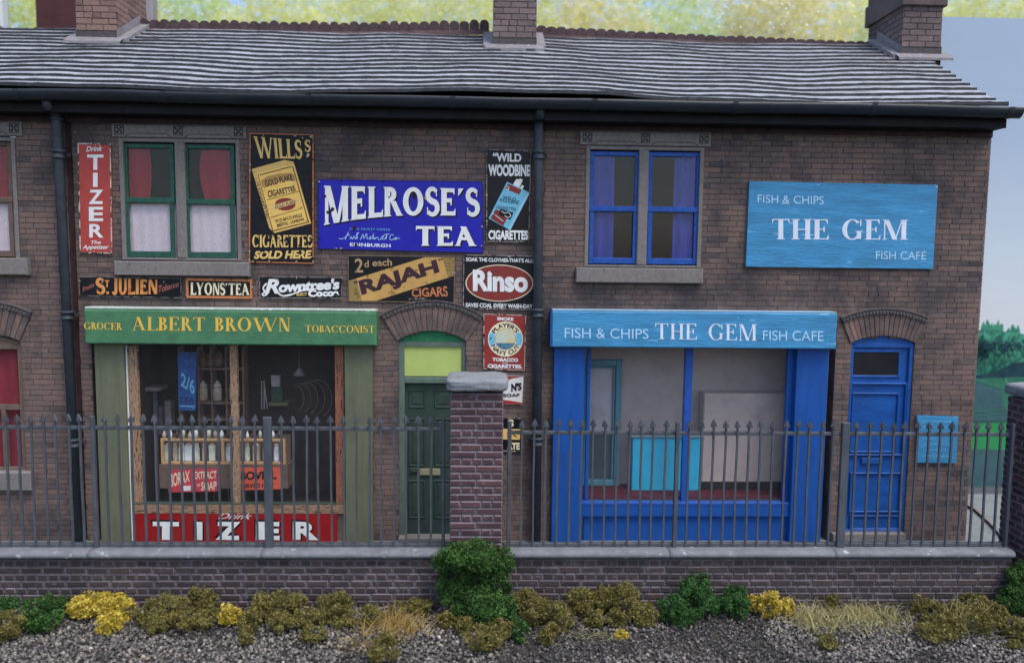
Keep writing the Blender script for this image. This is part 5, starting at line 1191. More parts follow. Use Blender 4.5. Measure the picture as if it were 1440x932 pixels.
# ------------------------------------------------------------------ yard wall, pillars
YW = -1.5
xp0, xp1 = pl(633, 640, -1.62).x, pl(707, 640, -1.62).x
zct = pl(1000, 777, YW - .06).z; zcb = pl(1000, 786, YW - .06).z - .0
xr1 = pl(1424, 780, YW).x
PW = (.2675, .0868, .014)
for nm, x0, x1, lab in (('yard_wall', pl(-120, 800, YW).x, xp0, 'low brick yard wall with rounded stone coping, left of the brick pillar'), ('yard_wall', xp1, xr1, 'low brick yard wall with rounded stone coping, right of the brick pillar')):
    r = root(nm, lab, 'wall', (x0, YW, ZG), 'low yard walls')
    m_ = MB(); m_.box(x0, x1, YW + .014, YW + .28, ZG - .1, zcb); W_ = m_.build('wall_core', M_MORT2, r)
    lst = bricklist(x0, x1, zcb - .028 - 9 * PW[1], zcb - .028, *PW, [], 'garden', .012)
    lst = [l for l in lst]
    lst += [(a, b, zcb - .024, zcb, False) for a, b, *_ in bricklist(x0, x1, 0, .0868, *PW, [], 'stretcher')]
    place_bricks_cover = COVER[:]; COVER[:] = [(600, 745, 725, 900)]
    for l in range(len(lst)): lst[l] = (*lst[l][:4], lst[l][1] - lst[l][0] > .1 and lst[l][3] - lst[l][2] > .05)
    place_bricks(W_, lst, YW, [M_BR2, M_BR2E], .011, .03, jy=.004)
    COVER[:] = place_bricks_cover
    # coping stones, rounded nose
    m_x = x0; step = 2.1
    while m_x < x1 - .05:
        e = min(m_x + step, x1); 
        if x1 - e < .4: e = x1
        n = max(2, int((e - m_x) / .06)); vs = []
        prof = [(-.02, zcb), (-.052, zcb + .012), (-.066, zcb + .035), (-.062, zcb + .062), (-.04, zcb + .085), (.0, zcb + .1), (.15, zct + .012), (.33, zct + .0), (.345, zcb + .03), (.33, zcb)]
        for i in range(n + 1):
            x = m_x + .003 + (e - m_x - .006) * i / n
            for j, (dy, z) in enumerate(prof):
                q = .006 * mnoise.noise((x * 4, j * .7, 3)) + .004 * mnoise.noise((x * 14, j, 5)); vs.append((x, YW + dy - q, z + q))
        L = len(prof); m_ = MB(); m_.add(vs, [(i * L + k, i * L + (k + 1) % L, (i + 1) * L + (k + 1) % L, (i + 1) * L + k) for i in range(n) for k in range(L)] + [tuple(range(L))[::-1], tuple(n * L + k for k in range(L))])
        m_.build('coping_stone', M_COP, r, smooth=True); m_x = e
def pillar(lab, x0, x1, yf, yb, zt, cat='pillar', capmat=None):
    r = root('brick_pillar', lab, cat, ((x0 + x1) / 2, (yf + yb) / 2, ZG), 'brick gate pillars')
    m_ = MB(); m_.box(x0 + .014, x1 - .014, yf + .014, yb - .014, ZG - .1, zt); C_ = m_.build('pillar_core', M_MORT2, r)
    PH = .0885; w_ = x1 - x0; k = 0; z = zt - PH
    mm = MB()
    while z > ZG - .15:
        pat = [(0, .5), (.5, 1)] if k % 2 == 0 else [(0, .22), (.22, .42), (.42, .62), (.62, .84), (.84, 1)]
        if k % 4 == 3: pat = [(0, .2), (.2, .6), (.6, .8), (.8, 1)]
        for a, b in pat:
            a, b = x0 + a * w_ + (.0 if a == 0 else .006), x0 + b * w_ - (.0 if b == 1 else .006); ww = b - a
            q = MB(); q.cbox(-ww / 2, ww / 2, 0, .05, -PH / 2 + .006, PH / 2 - .006, .013, (0, 1), back=False)
            px, py = proj((a, yf, z))
            if -5 < px < 1440: inst('brick', mesh_of(q, 'brick', [M_BRP, M_BRPE]), ((a + b) / 2, yf + random.uniform(-.005, .005), z + PH / 2), r)
            else: mm.cbox(a, b, yf, yf + .05, z + .006, z + PH - .006, .013, (0, 1), random.random(), back=False)
        for xs in (x0, x1):
            d_ = yb - yf; pat2 = [(0, .33), (.33, .67), (.67, 1)] if k % 2 else [(0, .17), (.17, .5), (.5, .83), (.83, 1)]
            for a, b in pat2:
                a, b = yf + a * d_ + .006, yf + b * d_ - .006; s_ = 1 if xs == x1 else -1; j = random.uniform(-.006, .006)
                c = .012; X0 = xs + j; X1_ = xs + j - s_ * c; zz0, zz1 = z + .006, z + PH - .006
                f = [(X0, a + c, zz0 + c), (X0, b - c, zz0 + c), (X0, b - c, zz1 - c), (X0, a + c, zz1 - c)]; g = [(X1_, a, zz0), (X1_, b, zz0), (X1_, b, zz1), (X1_, a, zz1)]
                fs = [(0, 1, 2, 3)] + [(4 + i, 4 + (i + 1) % 4, (i + 1) % 4, i) for i in range(4)]
                if xs == x0 and proj((x0, yb, z))[0] > 1380:
                    q = MB(); q.add(f + g, fs, [0] + [1] * 4); q.build('brick', [M_BRP, M_BRPE], r)
                else: mm.add(f + g, fs, [0] + [1] * 4, random.random())
        z -= PH; k += 1
    if mm.v: o = mm.build('brickwork', [M_BRP, M_BRPE], C_, attr=True); o['kind'] = 'stuff'
    # cap: rounded, uneven stone
    bm = bmesh.new(); bmesh.ops.create_cube(bm, size=1)
    bmesh.ops.subdivide_edges(bm, edges=bm.edges[:], cuts=9, use_grid_fill=True)
    hx, hy, hz = (x1 - x0) / 2 + .06, (yb - yf) / 2 + .06, .085
    for v in bm.verts:
        c = v.co * 2
        k_ = lambda t: math.copysign(1, t) * (1 - (1 - abs(t)) ** 1.0)
        l = (abs(c.x) ** 9 + abs(c.y) ** 9 + abs(c.z) ** 5) ** (1 / 7.5); l = max(l, .001)
        c = c / max(l, .8) if l > 1 else c
        nn = .012 * mnoise.noise((c.x * 3 + x0, c.y * 3, c.z * 2)) + .008 * mnoise.noise((c.x * 9 + x0, c.y * 9, c.z * 3))
        v.co = Vector(((x0 + x1) / 2 + c.x * hx, (yf + yb) / 2 + c.y * hy, zt + .095 + c.z * hz * (.85 if c.z < 0 else 1))) + Vector((nn, nn, nn))
    me = bpy.data.meshes.new('pillar_cap'); bm.transform(Matrix.Translation(-WL[r.name])); bm.to_mesh(me); bm.free(); me.materials.append(capmat or M_CAP); me.polygons.foreach_set('use_smooth', [True] * len(me.polygons))
    o = bpy.data.objects.new('pillar_cap', me); COL.objects.link(o); o.parent = r; WL[o.name] = WL[r.name]
    return r
zpt = pl(670, 553, -1.62).z
pillar('brick pillar with pale rounded stone cap standing between the two railings', xp0, xp1, -1.62, -.99, zpt)
xq = pl(1411, 640, -1.0).x; pillar('dark brick pillar with stone cap cut off by the right edge of the photo', xq, xq + .66, -1.66, -1.0, pl(1411, 556, -1.0).z)

# ------------------------------------------------------------------ railings
YI = -1.36; WB = .0238
def xr(px, py=602): return pl(px, py, YI).x
ztr, zbr = pl(380, 602, YI).z, pl(380, 765, YI).z
ztr2, zbr2 = pl(1060, 609, YI).z, pl(1060, 764, YI).z
def bar_mesh(h):
    m_ = MB(); w_ = WB / 2; n = 7; vs = []
    for i in range(n + 1):
        z = h * i / n; b = .0025 * math.sin(i * 1.3); vs += [(-w_ + b, -w_, z), (w_ + b, -w_, z), (w_ + b, w_, z), (-w_ + b, w_, z)]
    m_.add(vs, [(i * 4 + k, i * 4 + (k + 1) % 4, i * 4 + 4 + (k + 1) % 4, i * 4 + 4 + k) for i in range(n) for k in range(4)] + [(0, 3, 2, 1), (n * 4, n * 4 + 1, n * 4 + 2, n * 4 + 3)])
    return mesh_of(m_, 'railing_bar', M_IRON)
def finial_mesh():
    # spear head with barbs swept down, folded about its spine
    m_ = MB(); t = .012
    out = [(0, .125), (.030, .072), (.040, .036), (.036, .030), (.018, .046), (.0135, 0), (-.0135, 0), (-.018, .046), (-.036, .030), (-.040, .036), (-.030, .072)]
    m_.prism(out, -t, t); m_.add([(0, -t - .012, .06), (0, -t, .12), (.018, -t, .045), (0, -t - .010, .0), (-.018, -t, .045)], [(0, 2, 1), (0, 1, 4), (0, 3, 2), (0, 4, 3)])
    return mesh_of(m_, 'finial', M_IRON)
FM = finial_mesh()
def railing(label, px0, px1, zt, zb, post0=True, post1=False, n=14, skip=()):
    X0, X1 = xr(px0), xr(px1); r = root('railing_panel', label, 'railing', (X0, YI, zb), 'iron railing panels on the yard walls')
    m_ = MB(); m_.cbox(X0, X1, YI - .028, YI + .02, zt - .022, zt + .022, .006); m_.build('top_rail', M_IRON, r)
    m_ = MB(); m_.cbox(X0, X1 - .01, YI - .035, YI + .02, zb - .03, zb + .02, .006); m_.build('bottom_rail', M_IRON, r)
    h = zt - zb + .06; BMs = [bar_mesh(h) for _ in range(1)]
    for k in range(1, n):
        x = X0 + (X1 - X0) * k / n + random.uniform(-.006, .006)
        a = random.uniform(-.006, .006); j = random.uniform(-.012, .01)
        b = inst('railing_bar', BMs[0], (x, YI - .033, zb - .01), r, (0, a, 0))
        f = bpy.data.objects.new('finial', FM); COL.objects.link(f); f.parent = b; f.location = (0, 0, h + j - .0); f.rotation_euler = (random.uniform(-.12, .12), random.uniform(-.1, .1), random.uniform(-.5, .5))
        WL[f.name] = Vector()
    def post(x, wide):
        m_ = MB(); w_ = wide / 2; m_.cbox(x - w_, x + w_, YI - .07, YI - .02, zb - .09, zt + .15, .006); m_.build('post', M_IRON, r)
    if post0: post(X0, .05 if not post0 == 2 else .1)
    if post1: post(X1, .04)
railing('railing panel at the far left, in front of the terraced house', -112.0, 132.6, ztr, zbr, False)
railing('railing panel in front of the left half of the grocer\'s shop window', 132.6, 377.5, ztr, zbr, True)
railing('railing panel between the thick post and the brick pillar, before the green door', 377.5, 624, ztr, zbr, 2, True)
railing('railing panel right of the brick pillar, before the left half of the cafe window', 716.6, 951.8, ztr2, zbr2, True)
railing('railing panel before the right half of the cafe window', 951.8, 1187, ztr2, zbr2, True)
railing('railing panel before the blue door, ending at the right hand pillar', 1187, 1421, ztr2, zbr2, 2, True)

# ------------------------------------------------------------------ foliage
def leafmat(name, stops, trans=.25, sc=14):
    s = N(name); at = s.add('Attribute'); at.attribute_name = 'rnd'; n = s.noise(sc, 3, .6)
    v = s.math('ADD', s.math('MULTIPLY', at.outputs['Fac'], .6), s.math('MULTIPLY', n, .45)); col = s.ramp(v, stops)
    s.fin(col, .75, .25)
    if trans:
        t = s.add('BsdfTranslucent'); s.ln(col, t.inputs[0]); m = s.add('MixShader'); m.inputs[0].default_value = trans; s.ln(s.b.outputs[0], m.inputs[1]); s.ln(t.outputs[0], m.inputs[2]); s.ln(m.outputs[0], s.out.inputs[0])
    return s.m
LG = leafmat('leaf_green', [(.15, lin('#22391c')), (.5, lin('#375a2c')), (.85, lin('#668c46'))]); LDG = leafmat('leaf_dark_green', [(.15, lin('#1f3a1c')), (.5, lin('#345a2e')), (.85, lin('#557f45'))])
LO = leafmat('leaf_olive', [(.15, lin('#45432a')), (.5, lin('#706a38')), (.85, lin('#98905a'))]); LY = leafmat('leaf_yellow', [(.15, lin('#857430')), (.5, lin('#b9a542')), (.9, lin('#e0d066'))])
def leaves(center, R, size, seedv):
    """numpy cloud of small bent leaf triangles/quads filling lumpy shells"""
    g = np.random.default_rng(abs(seedv) + 1); rad = float(np.mean(R)); n = int(220 + 13 * (rad * rad) / (size * size))
    d = g.normal(size=(n, 3)); d /= np.linalg.norm(d, axis=1)[:, None]
    K = 18; sd_ = g.normal(size=(K, 3)); sd_ /= np.linalg.norm(sd_, axis=1)[:, None]; sr = .22 + .3 * g.random(K); k = g.integers(0, K, n)
    sub = sd_ * (1 - sr * .8)[:, None] * (.92 + .16 * g.random((K, 1)))
    rr = g.random(n) ** .3 * (1 + .05 * g.normal(size=n)); c = np.array(center) + (sub[k] + d * (sr[k] * rr)[:, None]) * np.array(R); tone = g.random(K)[k]
    u = g.normal(size=(n, 3)); u /= np.linalg.norm(u, axis=1)[:, None]; v = np.cross(u, g.normal(size=(n, 3))); v /= np.linalg.norm(v, axis=1)[:, None]
    s = size * (.6 + .8 * g.random(n))[:, None]
    a = c - u * s; b = c + v * s * .55; e = c + u * s; f = c - v * s * .55 + np.cross(u, v) * s * .3
    return np.stack([a, b, e, f], 1), np.clip(.65 * g.random(n) + .35 * tone, 0, 1)
def shrub(label, blobs, mat, size=.0145, name='shrub', core=True, group=None, cat='shrub'):
    """blobs: (px, py_bottom, width_px, height_px[, dy])"""
    V, A = [], []; base = None; cm = MB()
    for i, b in enumerate(blobs):
        px, pyb, w_, h_ = b[:4]; dy = b[4] if len(b) > 4 else 0
        foot = gr(px, pyb, ZG - .02)
        if foot.y > YW - .16: foot = pl(px, pyb, YW - .16)
        foot.y += dy
        sc_ = (foot.y - CAM.y) / F; rx_ = w_ / 2 * sc_; rz_ = h_ / 2 * sc_; c = Vector((foot.x, foot.y + rx_ * .15, foot.z + rz_))
        if c.y + rx_ * .85 > YW - .0 and foot.z < 1: c.y = max(YW - rx_ * .85 - .02, c.y - .3)
        q, r_ = leaves(c, (rx_, rx_ * .85, rz_), size, i * 7 + int(px)); V.append(q); A.append(r_)
        if base is None: base = Vector((c.x, c.y, ZG))
    V = np.concatenate(V); A = np.concatenate(A); n = len(V)
    me = bpy.data.meshes.new(name); V -= np.array(base); me.from_pydata([], [], []) if False else None
    me.vertices.add(n * 4); me.vertices.foreach_set('co', V.reshape(-1)); me.loops.add(n * 4); me.loops.foreach_set('vertex_index', np.arange(n * 4)); me.polygons.add(n); me.polygons.foreach_set('loop_start', np.arange(0, n * 4, 4)); me.polygons.foreach_set('loop_total', np.full(n, 4)); me.update(); me.validate()
    me.materials.append(mat); a = me.attributes.new('rnd', 'FLOAT', 'FACE'); a.data.foreach_set('value', A.astype(np.float32))
    o = bpy.data.objects.new(name, me); COL.objects.link(o); o.location = base; tag(o, label, cat, group); WL[o.name] = base
    return o
GS = 'clumps of moss and shrubs along the wall foot'
shrub('large dark green bush climbing in front of the brick pillar', [(632, 800, 60, 46, -.16), (665, 800, 86, 56, -.16), (702, 808, 48, 50, -.14), (640, 845, 56, 62), (675, 846, 80, 70), (700, 862, 52, 56), (650, 872, 62, 50), (690, 882, 66, 50), (640, 795, 34, 40, -.18), (722, 880, 18, 40)], LG, .0145)
shrub('green clump at the far left edge of the wall foot', [(8, 872, 44, 34), (-30, 874, 50, 34)], LDG)
shrub('green shrub between the left edge and the yellow clump', [(46, 886, 48, 46), (72, 874, 44, 42), (60, 890, 52, 40), (88, 862, 26, 24)], LG)
shrub('olive clump at the bottom left corner', [(6, 903, 52, 46), (-20, 900, 40, 40)], LO)
shrub('largest yellow flowering clump', [(122, 872, 56, 40), (150, 866, 50, 34), (166, 876, 50, 38), (152, 893, 40, 34), (108, 872, 32, 32)], LY, .019)
shrub('low olive clump right of the largest yellow clump', [(206, 884, 40, 46), (218, 893, 34, 30)], LO)
shrub('olive clump with rounded top below the first shop pilaster', [(238, 878, 56, 44), (258, 886, 60, 30), (285, 884, 44, 26)], LO)
shrub('tall olive clump reaching up the wall under the shop window', [(280, 862, 34, 42), (292, 868, 34, 40)], LO)
shrub('small yellow clump among olive ones under the shop window', [(318, 880, 30, 32), (336, 878, 30, 22)], LY, .019)
shrub('tall olive clump hanging down over the gravel', [(350, 896, 34, 44), (346, 908, 24, 30), (364, 876, 34, 30)], LO)
shrub('wide olive mound under the thick railing post', [(372, 864, 40, 34), (402, 872, 60, 44), (430, 884, 40, 34), (396, 890, 44, 34)], LO)
shrub('low olive clump on the gravel below the wide mound', [(440, 904, 40, 26)], LO)
shrub('rounded olive clump left of the dry grass', [(470, 866, 52, 38), (478, 884, 48, 36), (452, 880, 30, 26)], LO)
shrub('faint olive scrub behind the dry grass', [(560, 868, 26, 26), (590, 866, 40, 28), (520, 880, 40, 30)], LO)
shrub('round olive clump standing on gravel below the dry grass', [(539, 934, 50, 44), (542, 908, 26, 20)], LO)
shrub('olive clump at the foot of the big bush', [(628, 884, 34, 26), (654, 892, 30, 26)], LO)
shrub('ragged olive clump on gravel below the big bush', [(676, 916, 58, 40), (704, 898, 40, 30), (694, 912, 40, 34)], LO)
shrub('small green tuft right of the big bush', [(733, 903, 28, 34), (722, 882, 24, 22)], LG)
shrub('olive clump right of the big bush', [(736, 862, 44, 40), (752, 880, 44, 42), (770, 878, 30, 40)], LO)
shrub('olive clump with long stem on the gravel', [(790, 886, 44, 42), (768, 908, 26, 28), (776, 896, 26, 24)], LO)
shrub('tall rounded olive clump left of centre of the cafe window', [(820, 862, 54, 42), (848, 858, 44, 40), (838, 882, 38, 26)], LO)
shrub('tall olive clump under the cafe window mullion', [(880, 870, 54, 52), (904, 884, 44, 40), (868, 884, 40, 30)], LO)
shrub('yellow tuft alone on the gravel', [(874, 899, 22, 13)], LY, .014)
shrub('tall dark green shrub right of the olive clumps', [(975, 848, 50, 54), (980, 872, 66, 52), (945, 876, 50, 44), (960, 882, 44, 34), (1010, 866, 26, 30)], LDG)
shrub('round green shrub left of the second yellow clump', [(1034, 858, 40, 38), (1036, 874, 42, 42)], LDG)
shrub('yellow clump right of the round green shrub', [(1060, 862, 22, 28), (1082, 872, 34, 46), (1106, 868, 26, 30)], LY, .019)
shrub('tiny olive tuft on gravel below the cafe door', [(1164, 914, 34, 24)], LO)
shrub('small olive clump behind the pale dry grass', [(1172, 858, 24, 26)], LO)
shrub('long olive clump sloping down right of the pale grass', [(1296, 866, 36, 34), (1316, 882, 44, 38), (1338, 896, 46, 36), (1318, 902, 60, 28)], LO)
shrub('wide olive clump near the right pillar', [(1372, 866, 44, 34), (1396, 878, 44, 34), (1376, 892, 50, 40), (1350, 880, 40, 36)], LO)
shrub('dark green shrub at the right edge of the photo', [(1432, 840, 36, 56), (1428, 866, 50, 44), (1446, 870, 40, 60)], LG)
shrub('olive clump at the bottom right edge', [(1424, 896, 44, 36), (1438, 906, 40, 34), (1426, 914, 24, 16)], LO)
# dry grass
def grassmat(name, a, b): return leafmat(name, [(.1, lin(a)), (.9, lin(b))], .2, 9)
G1 = grassmat('straw_gold', '#8a7340', '#cdb070'); G2 = grassmat('straw_pale', '#7f7a4c', '#c9c08a')
def tuft(label, px, py, wpx, n, L, mat, flatk=.4, seedv=1, dsp=.4):
    g = random.Random(seedv); m_ = MB(); base = gr(px, py, ZG)
    for i in range(n):
        u = g.gauss(0, .27); v = g.gauss(0, .22); s_ = (base.y - CAM.y) / F
        p = Vector((base.x + u * wpx * s_, min(base.y + v * dsp, YW - .05), ZG + g.random() * .03)); l = L * g.uniform(.5, 1.2); a = g.uniform(0, 6.28); tilt = g.uniform(.45, 1.45) if g.random() > .15 else g.uniform(0, .5); l *= g.choice((.6, 1, 1.3))
        dr = Vector((math.cos(a) * math.sin(tilt), math.sin(a) * math.sin(tilt) * .7, math.cos(tilt) * (1 - flatk) + .1)); pts = []
        if p.y + dr.y * l > YW - .03: dr.y = -abs(dr.y)
        bend = Vector((g.uniform(-.3, .3), g.uniform(-.2, 0), -g.uniform(.1, .7)))
        for k in range(5): t_ = k / 4; pts.append(p + dr * l * t_ + bend * l * t_ * t_ * .5)
        w_ = .0042; sd_ = dr.cross(Vector((0, 1, .2))).normalized(); vs = []
        for k, q in enumerate(pts): q.z = max(q.z, ZG); ww = w_ * (1 - k / 5); vs += [q + sd_ * ww, q - sd_ * ww]
        m_.add(vs, [(2 * k, 2 * k + 1, 2 * k + 3, 2 * k + 2) for k in range(4)], 0, g.random())
    o = m_.build('dry_grass_tuft', mat, None, loc=(base.x, base.y, ZG), attr=True); return tag(o, label, 'grass tuft')
tuft('golden dry grass tuft left of the big green bush', 556, 882, 92, 420, .33, G1, .3, 1, .7)
tuft('pale dry grass tuft right of the yellow clump', 1140, 872, 74, 330, .3, G2, .45, 2, .7)
tuft('wide pale mat of dry grass under the cafe door', 1218, 870, 120, 700, .31, G2, .5, 3, .8)
tuft('dry grass stems in the right hand olive clump', 1345, 884, 60, 160, .42, G2, .1, 4)
tuft('few dry stems on gravel left of the golden tuft', 505, 906, 60, 60, .25, G1, .7, 5)
tuft('sparse straw stems lying on the gravel under the olive clumps', 830, 893, 80, 60, .28, G2, .85, 6)

# ------------------------------------------------------------------ gravel
def gravel():
    g = np.random.default_rng(3); n = 62000
    xs = g.uniform(-7.8, 8.3, n); ys = -1.5 - 2.7 * g.random(n) ** 1.05
    ph = (1 + 5 ** .5) / 2
    ico = np.array([(-1, ph, 0), (1, ph, 0), (-1, -ph, 0), (1, -ph, 0), (0, -1, ph), (0, 1, ph), (0, -1, -ph), (0, 1, -ph), (ph, 0, -1), (ph, 0, 1), (-ph, 0, -1), (-ph, 0, 1)]) / 1.9
    fc = np.array([(0, 11, 5), (0, 5, 1), (0, 1, 7), (0, 7, 10), (0, 10, 11), (1, 5, 9), (5, 11, 4), (11, 10, 2), (10, 7, 6), (7, 1, 8), (3, 9, 4), (3, 4, 2), (3, 2, 6), (3, 6, 8), (3, 8, 9), (4, 9, 5), (2, 4, 11), (6, 2, 10), (8, 6, 7), (9, 8, 1)])
    s = .009 + .014 * g.random(n) ** 1.7
    patch = np.array([mnoise.noise((x * .55, y * 1.1, 1)) for x, y in zip(xs, ys)])
    dark = (patch > .12); s = np.where(dark, s * .8, s)
    M = np.random.default_rng(5).normal(size=(n, 3, 3)); Q = np.linalg.qr(M)[0]
    sc3 = g.uniform(.65, 1.25, (n, 1, 3)); V = ico[None] * sc3 * (1 + .22 * g.normal(size=(n, 12, 1)) * .6); V = np.einsum('nij,nkj->nki', Q, V) * s[:, None, None]
    hz = np.array([.03 * mnoise.noise((x * 1.2, y * 1.2, 3)) for x, y in zip(xs, ys)])
    V += np.stack([xs, ys, ZG - .02 + hz + s * .45 + .012 * g.random(n)], 1)[:, None, :]
    F_ = (fc[None] + (np.arange(n) * 12)[:, None, None]).reshape(-1, 3)
    me = bpy.data.meshes.new('gravel'); me.vertices.add(n * 12); me.vertices.foreach_set('co', V.reshape(-1)); m = len(F_)
    me.loops.add(m * 3); me.loops.foreach_set('vertex_index', F_.reshape(-1)); me.polygons.add(m); me.polygons.foreach_set('loop_start', np.arange(0, m * 3, 3)); me.polygons.foreach_set('loop_total', np.full(m, 3)); me.update(); me.validate()
    val = np.clip(np.where(dark, .2, .4) + .24 * g.normal(size=n), 0, 1); a = me.attributes.new('rnd', 'FLOAT', 'FACE'); a.data.foreach_set('value', np.repeat(val, 20).astype(np.float32))
    s_ = N('gravel_stone'); at = s_.add('Attribute'); at.attribute_name = 'rnd'
    col = s_.ramp(at.outputs['Fac'], [(.05, lin('#2a2928')), (.3, lin('#525050')), (.55, lin('#736f6b')), (.72, lin('#888179')), (.85, lin('#949089')), (.95, lin('#a08c7c')), (1, lin('#b5b1aa'))])
    s_.bump(s_.noise(120, 3), .3, .004); s_.fin(col, .7, .4); me.materials.append(s_.m)
    o = bpy.data.objects.new('gravel', me); COL.objects.link(o); tag(o, 'loose grey ballast stones in front of the wall', 'gravel', None, 'stuff')
gravel()

# ------------------------------------------------------------------ behind: painted board, window pane, garden
YBB = 2.9
A0 = pl(1300, 25, YBB).x; ztop = pl(1380, 25, YBB).z
r = root('backdrop_board', 'grey blue board behind the right gable, painted with sky, green trees and a field', 'backdrop', (A0, YBB, 0))
s = N('painted_sky'); sep = s.add('SeparateXYZ'); s.ln(s.coord(), sep.inputs[0]); zt_ = pl(1400, 455, YBB).z
v = s.math('DIVIDE', s.math('SUBTRACT', sep.outputs[2], zt_), ztop - zt_)
col = s.ramp(v, [(0, lin('#d0d6da')), (.25, lin('#c2d0dc')), (.6, lin('#a3b6cd')), (1, lin('#9cb0c8'))])
col = s.mix(.12, col, s.ramp(s.noise(1.2, 5, .6, stretch=(.4, 1, 3)), [(.3, (.6, .6, .62)), (.7, (1, 1, 1))]), 'MULTIPLY'); s.bump(s.noise(30, 3, .6, stretch=(.1, 1, 1)), .1, .01)
m_ = MB(); m_.box(A0, A0 + 4.5, YBB, YBB + .06, 0, ztop); m_.build('board', s.fin(col, .5), r)
PB = lambda pts, c, nm, e: flat(r, pts, YBB, c, nm, e)
T1 = paint('print_teal', '#45967a', .3, 3, .6, chip='#2f6a5c', chipt=.5, chipsc=9, grime=0); T2 = paint('print_dark_teal', '#1d3f49', .3, 4, .6, grime=0); T3 = paint('print_green', '#33705a', .25, 3, .6, chip='#4a9a74', chipt=.6, grime=0)
T4 = paint('print_slate', '#3a5c62', .2, 4, .6, grime=0)
def blob(cx, cy, rx_, ry_, n=40, sd=0):
    return [(cx + rx_ * (1 + .1 * math.sin(i * 1.9 + sd) + .07 * math.sin(i * 4.3 + sd)) * math.cos(6.283 * i / n), cy + ry_ * (1 + .09 * math.sin(i * 2.3 + sd)) * math.sin(6.283 * i / n)) for i in range(n)]
for i, (cx, cy, rx_, ry_) in enumerate(((1352, 500, 30, 46), (1388, 502, 16, 50), (1404, 505, 14, 52), (1426, 508, 18, 50), (1450, 520, 26, 40), (1475, 500, 30, 50))): PB(blob(cx, cy, rx_, ry_, sd=i), T1, 'painted_tree', .002 + i * .0004)
def branches():
    lines = []; g = random.Random(4)
    def br(x, y, a, l, d):
        x2, y2 = x + l * math.cos(a), y - l * math.sin(a); lines.append([(x, y), ((x + x2) / 2 + g.uniform(-1, 1), (y + y2) / 2), (x2, y2)])
        if d > 0:
            for _ in range(3): br(x2, y2, a + g.uniform(-.55, .55), l * g.uniform(.6, .85), d - 1)
    for x in (1372, 1385, 1398, 1412, 1428, 1445, 1470): br(x, 535, 1.57 + g.uniform(-.15, .15), 19, 4)
    return lines
stroke(r, branches(), .7, YBB, T2, 'painted_branches', .006)
PB([(1340, 524), (1360, 530), (1400, 522), (1425, 510), (1500, 505), (1500, 545), (1340, 545)], T2, 'painted_hedge', .075 if False else .12)
PB([(1340, 534), (1425, 530), (1500, 530), (1500, 600), (1340, 600)], T3, 'painted_field', .13)
PB([(1340, 545), (1375, 534), (1408, 545), (1412, 572), (1340, 578)], T4, 'painted_barn', .135)
PB([(1340, 541), (1375, 532), (1410, 543), (1408, 547), (1375, 536), (1340, 546)], T3, 'painted_roof', .14)
PB([(1340, 574), (1500, 572), (1500, 590), (1340, 592)], T4, 'painted_hedge', .145)
stroke(r, [[(1340, 582), (1380, 578), (1420, 576)], [(1340, 587), (1380, 584), (1420, 581)]], 1.2, YBB, T3, 'painted_fence', .15)
PB([(1330, 596), (1500, 594), (1500, 636), (1330, 632)], ink('print_bright_green', '#2f8a50', wear='#45a565', wt=.6, sc=4), 'painted_grass', .15)
PB([(1330, 630), (1500, 634), (1500, 706), (1330, 700)], T4, 'painted_bank', .155)
# kerb and slabs beside the gable
m_ = MB(); pts = [(p.x, p.y) for p in kp]; o_ = [(p[0] - .1, p[1] - .12) for p in pts]
m_.add([(x, y, .05) for x, y in pts] + [(x, y, .05) for x, y in o_] + [(x, y, .0) for x, y in pts], [(i, i + 1, 5 + i + 1, 5 + i) for i in range(4)] + [(i, i + 1, 11 + i, 10 + i) for i in range(4)])
tag(m_.build('kerb', M_STONE), kind='structure')
# conservatory window behind the model: posts and rain-spotted pane
r = root('window_wall', 'large rain spotted window behind the roof, with a dark brown post and a grey post', 'window', (0, 5.9, 0))
for x0, x1, y_, mt in ((50, 110, 5.8, paint('post_brown', '#4a2a2c', .15, 3, .5, grime=0)), (204, 214.5, 5.8, paint('post_grey', '#8f8a8c', .1, 3, .5, grime=.1)), (-70, 3, 5.8, paint('post_white', '#c9cfd0', .05, 3, .5, grime=0))):
    a, b = pl(x0, 30, y_).x, pl(x1, 30, y_).x; m_ = MB(); m_.cbox(a, b, y_, y_ + .25, 0, 13, .02); m_.build('window_post', mt, r)
m_ = MB(); m_.box(-16, 16, 6.0, 6.01, 0, 13)
s = N('clear_pane'); t_ = s.add('BsdfTransparent'); t_.inputs[0].default_value = (.95, .96, .95, 1); g_ = s.add('BsdfGlossy'); g_.inputs[1].default_value = .1; mx = s.add('MixShader'); mx.inputs[0].default_value = .05; s.ln(t_.outputs[0], mx.inputs[1]); s.ln(g_.outputs[0], mx.inputs[2]); s.ln(mx.outputs[0], s.out.inputs[0])
m_.build('pane', s.m, r)
s = N('water_drop'); s.b.inputs['Transmission Weight'].default_value = .5; s.fin((.95, .97, 1.0), .05, .8)
m_ = MB(); g = random.Random(9)
for i in range(1400):
    p = pl(g.uniform(-60, 1500), g.uniform(-60, 80), 5.99); q = g.uniform(.008, .022); n = 6
    m_.add([(p.x, p.y - q * .6, p.z)] + [(p.x + q * math.cos(6.283 * k / n), p.y, p.z + q * 1.2 * math.sin(6.283 * k / n)) for k in range(n)], [(0, 1 + k, 1 + (k + 1) % n) for k in range(n)])
o = m_.build('raindrops', s.m, r); o['kind'] = 'stuff'
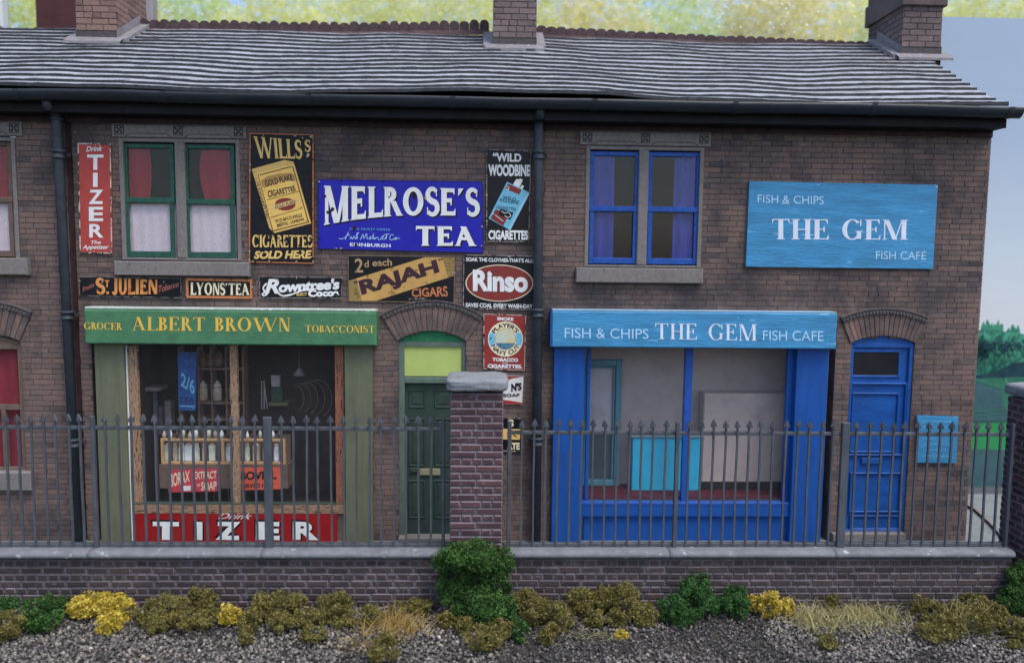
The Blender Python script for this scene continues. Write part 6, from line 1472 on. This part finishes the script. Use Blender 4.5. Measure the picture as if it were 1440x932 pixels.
# garden trees far behind, out of focus
def far_tree(label, cx, cy, cz, R, mat, trunkh, n=1500, sd=1):
    r = root('garden_tree', label, 'tree', (cx, cy, ZG)); g = np.random.default_rng(sd)
    d = g.normal(size=(n, 3)); d /= np.linalg.norm(d, axis=1)[:, None]; rr = g.random(n) ** .4 * (1 + .25 * np.sin(d[:, 0] * 6 + sd) * np.cos(d[:, 2] * 5)); c = np.array((cx, cy, cz)) + d * rr[:, None] * np.array((R, R * .6, R * .95))
    m_ = MB()
    for p in c:
        u = Vector(g.normal(size=3)).normalized(); w_ = u.cross(Vector(g.normal(size=3))).normalized(); s_ = g.uniform(.06, .14); p = Vector(p)
        m_.add([p - u * s_, p + w_ * s_ * .6, p + u * s_, p - w_ * s_ * .6], [(0, 1, 2, 3)], 0, float(g.random()))
    m_.build('crown', mat, r, attr=True); m_ = MB(); m_.tube([(cx, cy, ZG - .2), (cx + .2, cy, cz * .5), (cx, cy, cz)], [.4, .3, .1], 8); m_.build('trunk', M_DKTIMBER, r)
FY = leafmat('garden_leaf_yellow', [(.1, lin('#c4cc3c')), (.45, lin('#e8ea68')), (.78, lin('#fdf9d8')), (.9, lin('#ffffff'))], .6, .5); FG = leafmat('garden_leaf_green', [(.1, lin('#a9c04c')), (.45, lin('#d8e468')), (.78, lin('#f4f6cc')), (.9, lin('#ffffff'))], .6, .5); FO = leafmat('garden_leaf_amber', [(.1, lin('#c2bc40')), (.45, lin('#ece464')), (.78, lin('#fcf4d4')), (.9, lin('#ffffff'))], .6, .5)  # near-white ramp ends stand in for bright overcast sky between the leaves
tl = ['pale green garden tree at the far left behind the house', 'yellow green garden tree behind the left chimney', 'bright yellow garden tree right of the left chimney', 'green garden tree behind the grocer ridge', 'amber garden tree left of the middle chimney', 'yellow garden tree behind the middle chimney', 'amber tree right of the middle chimney', 'green garden tree above the cafe ridge', 'pale yellow tree left of the right chimney', 'yellow garden tree behind the right chimney', 'yellow tree above the backdrop board']
for i, px in enumerate((-40, 130, 270, 400, 540, 680, 820, 950, 1100, 1250, 1400)):
    Yt = 24 + (i * 37 % 5); p = pl(px, 20 + (i * 13 % 4) * 12, Yt); far_tree(tl[i], p.x, Yt, p.z - .5, 3.4, [FG, FY, FO, FY][(i * 2 + i // 3) % 4], 3, 8000, i + 2)
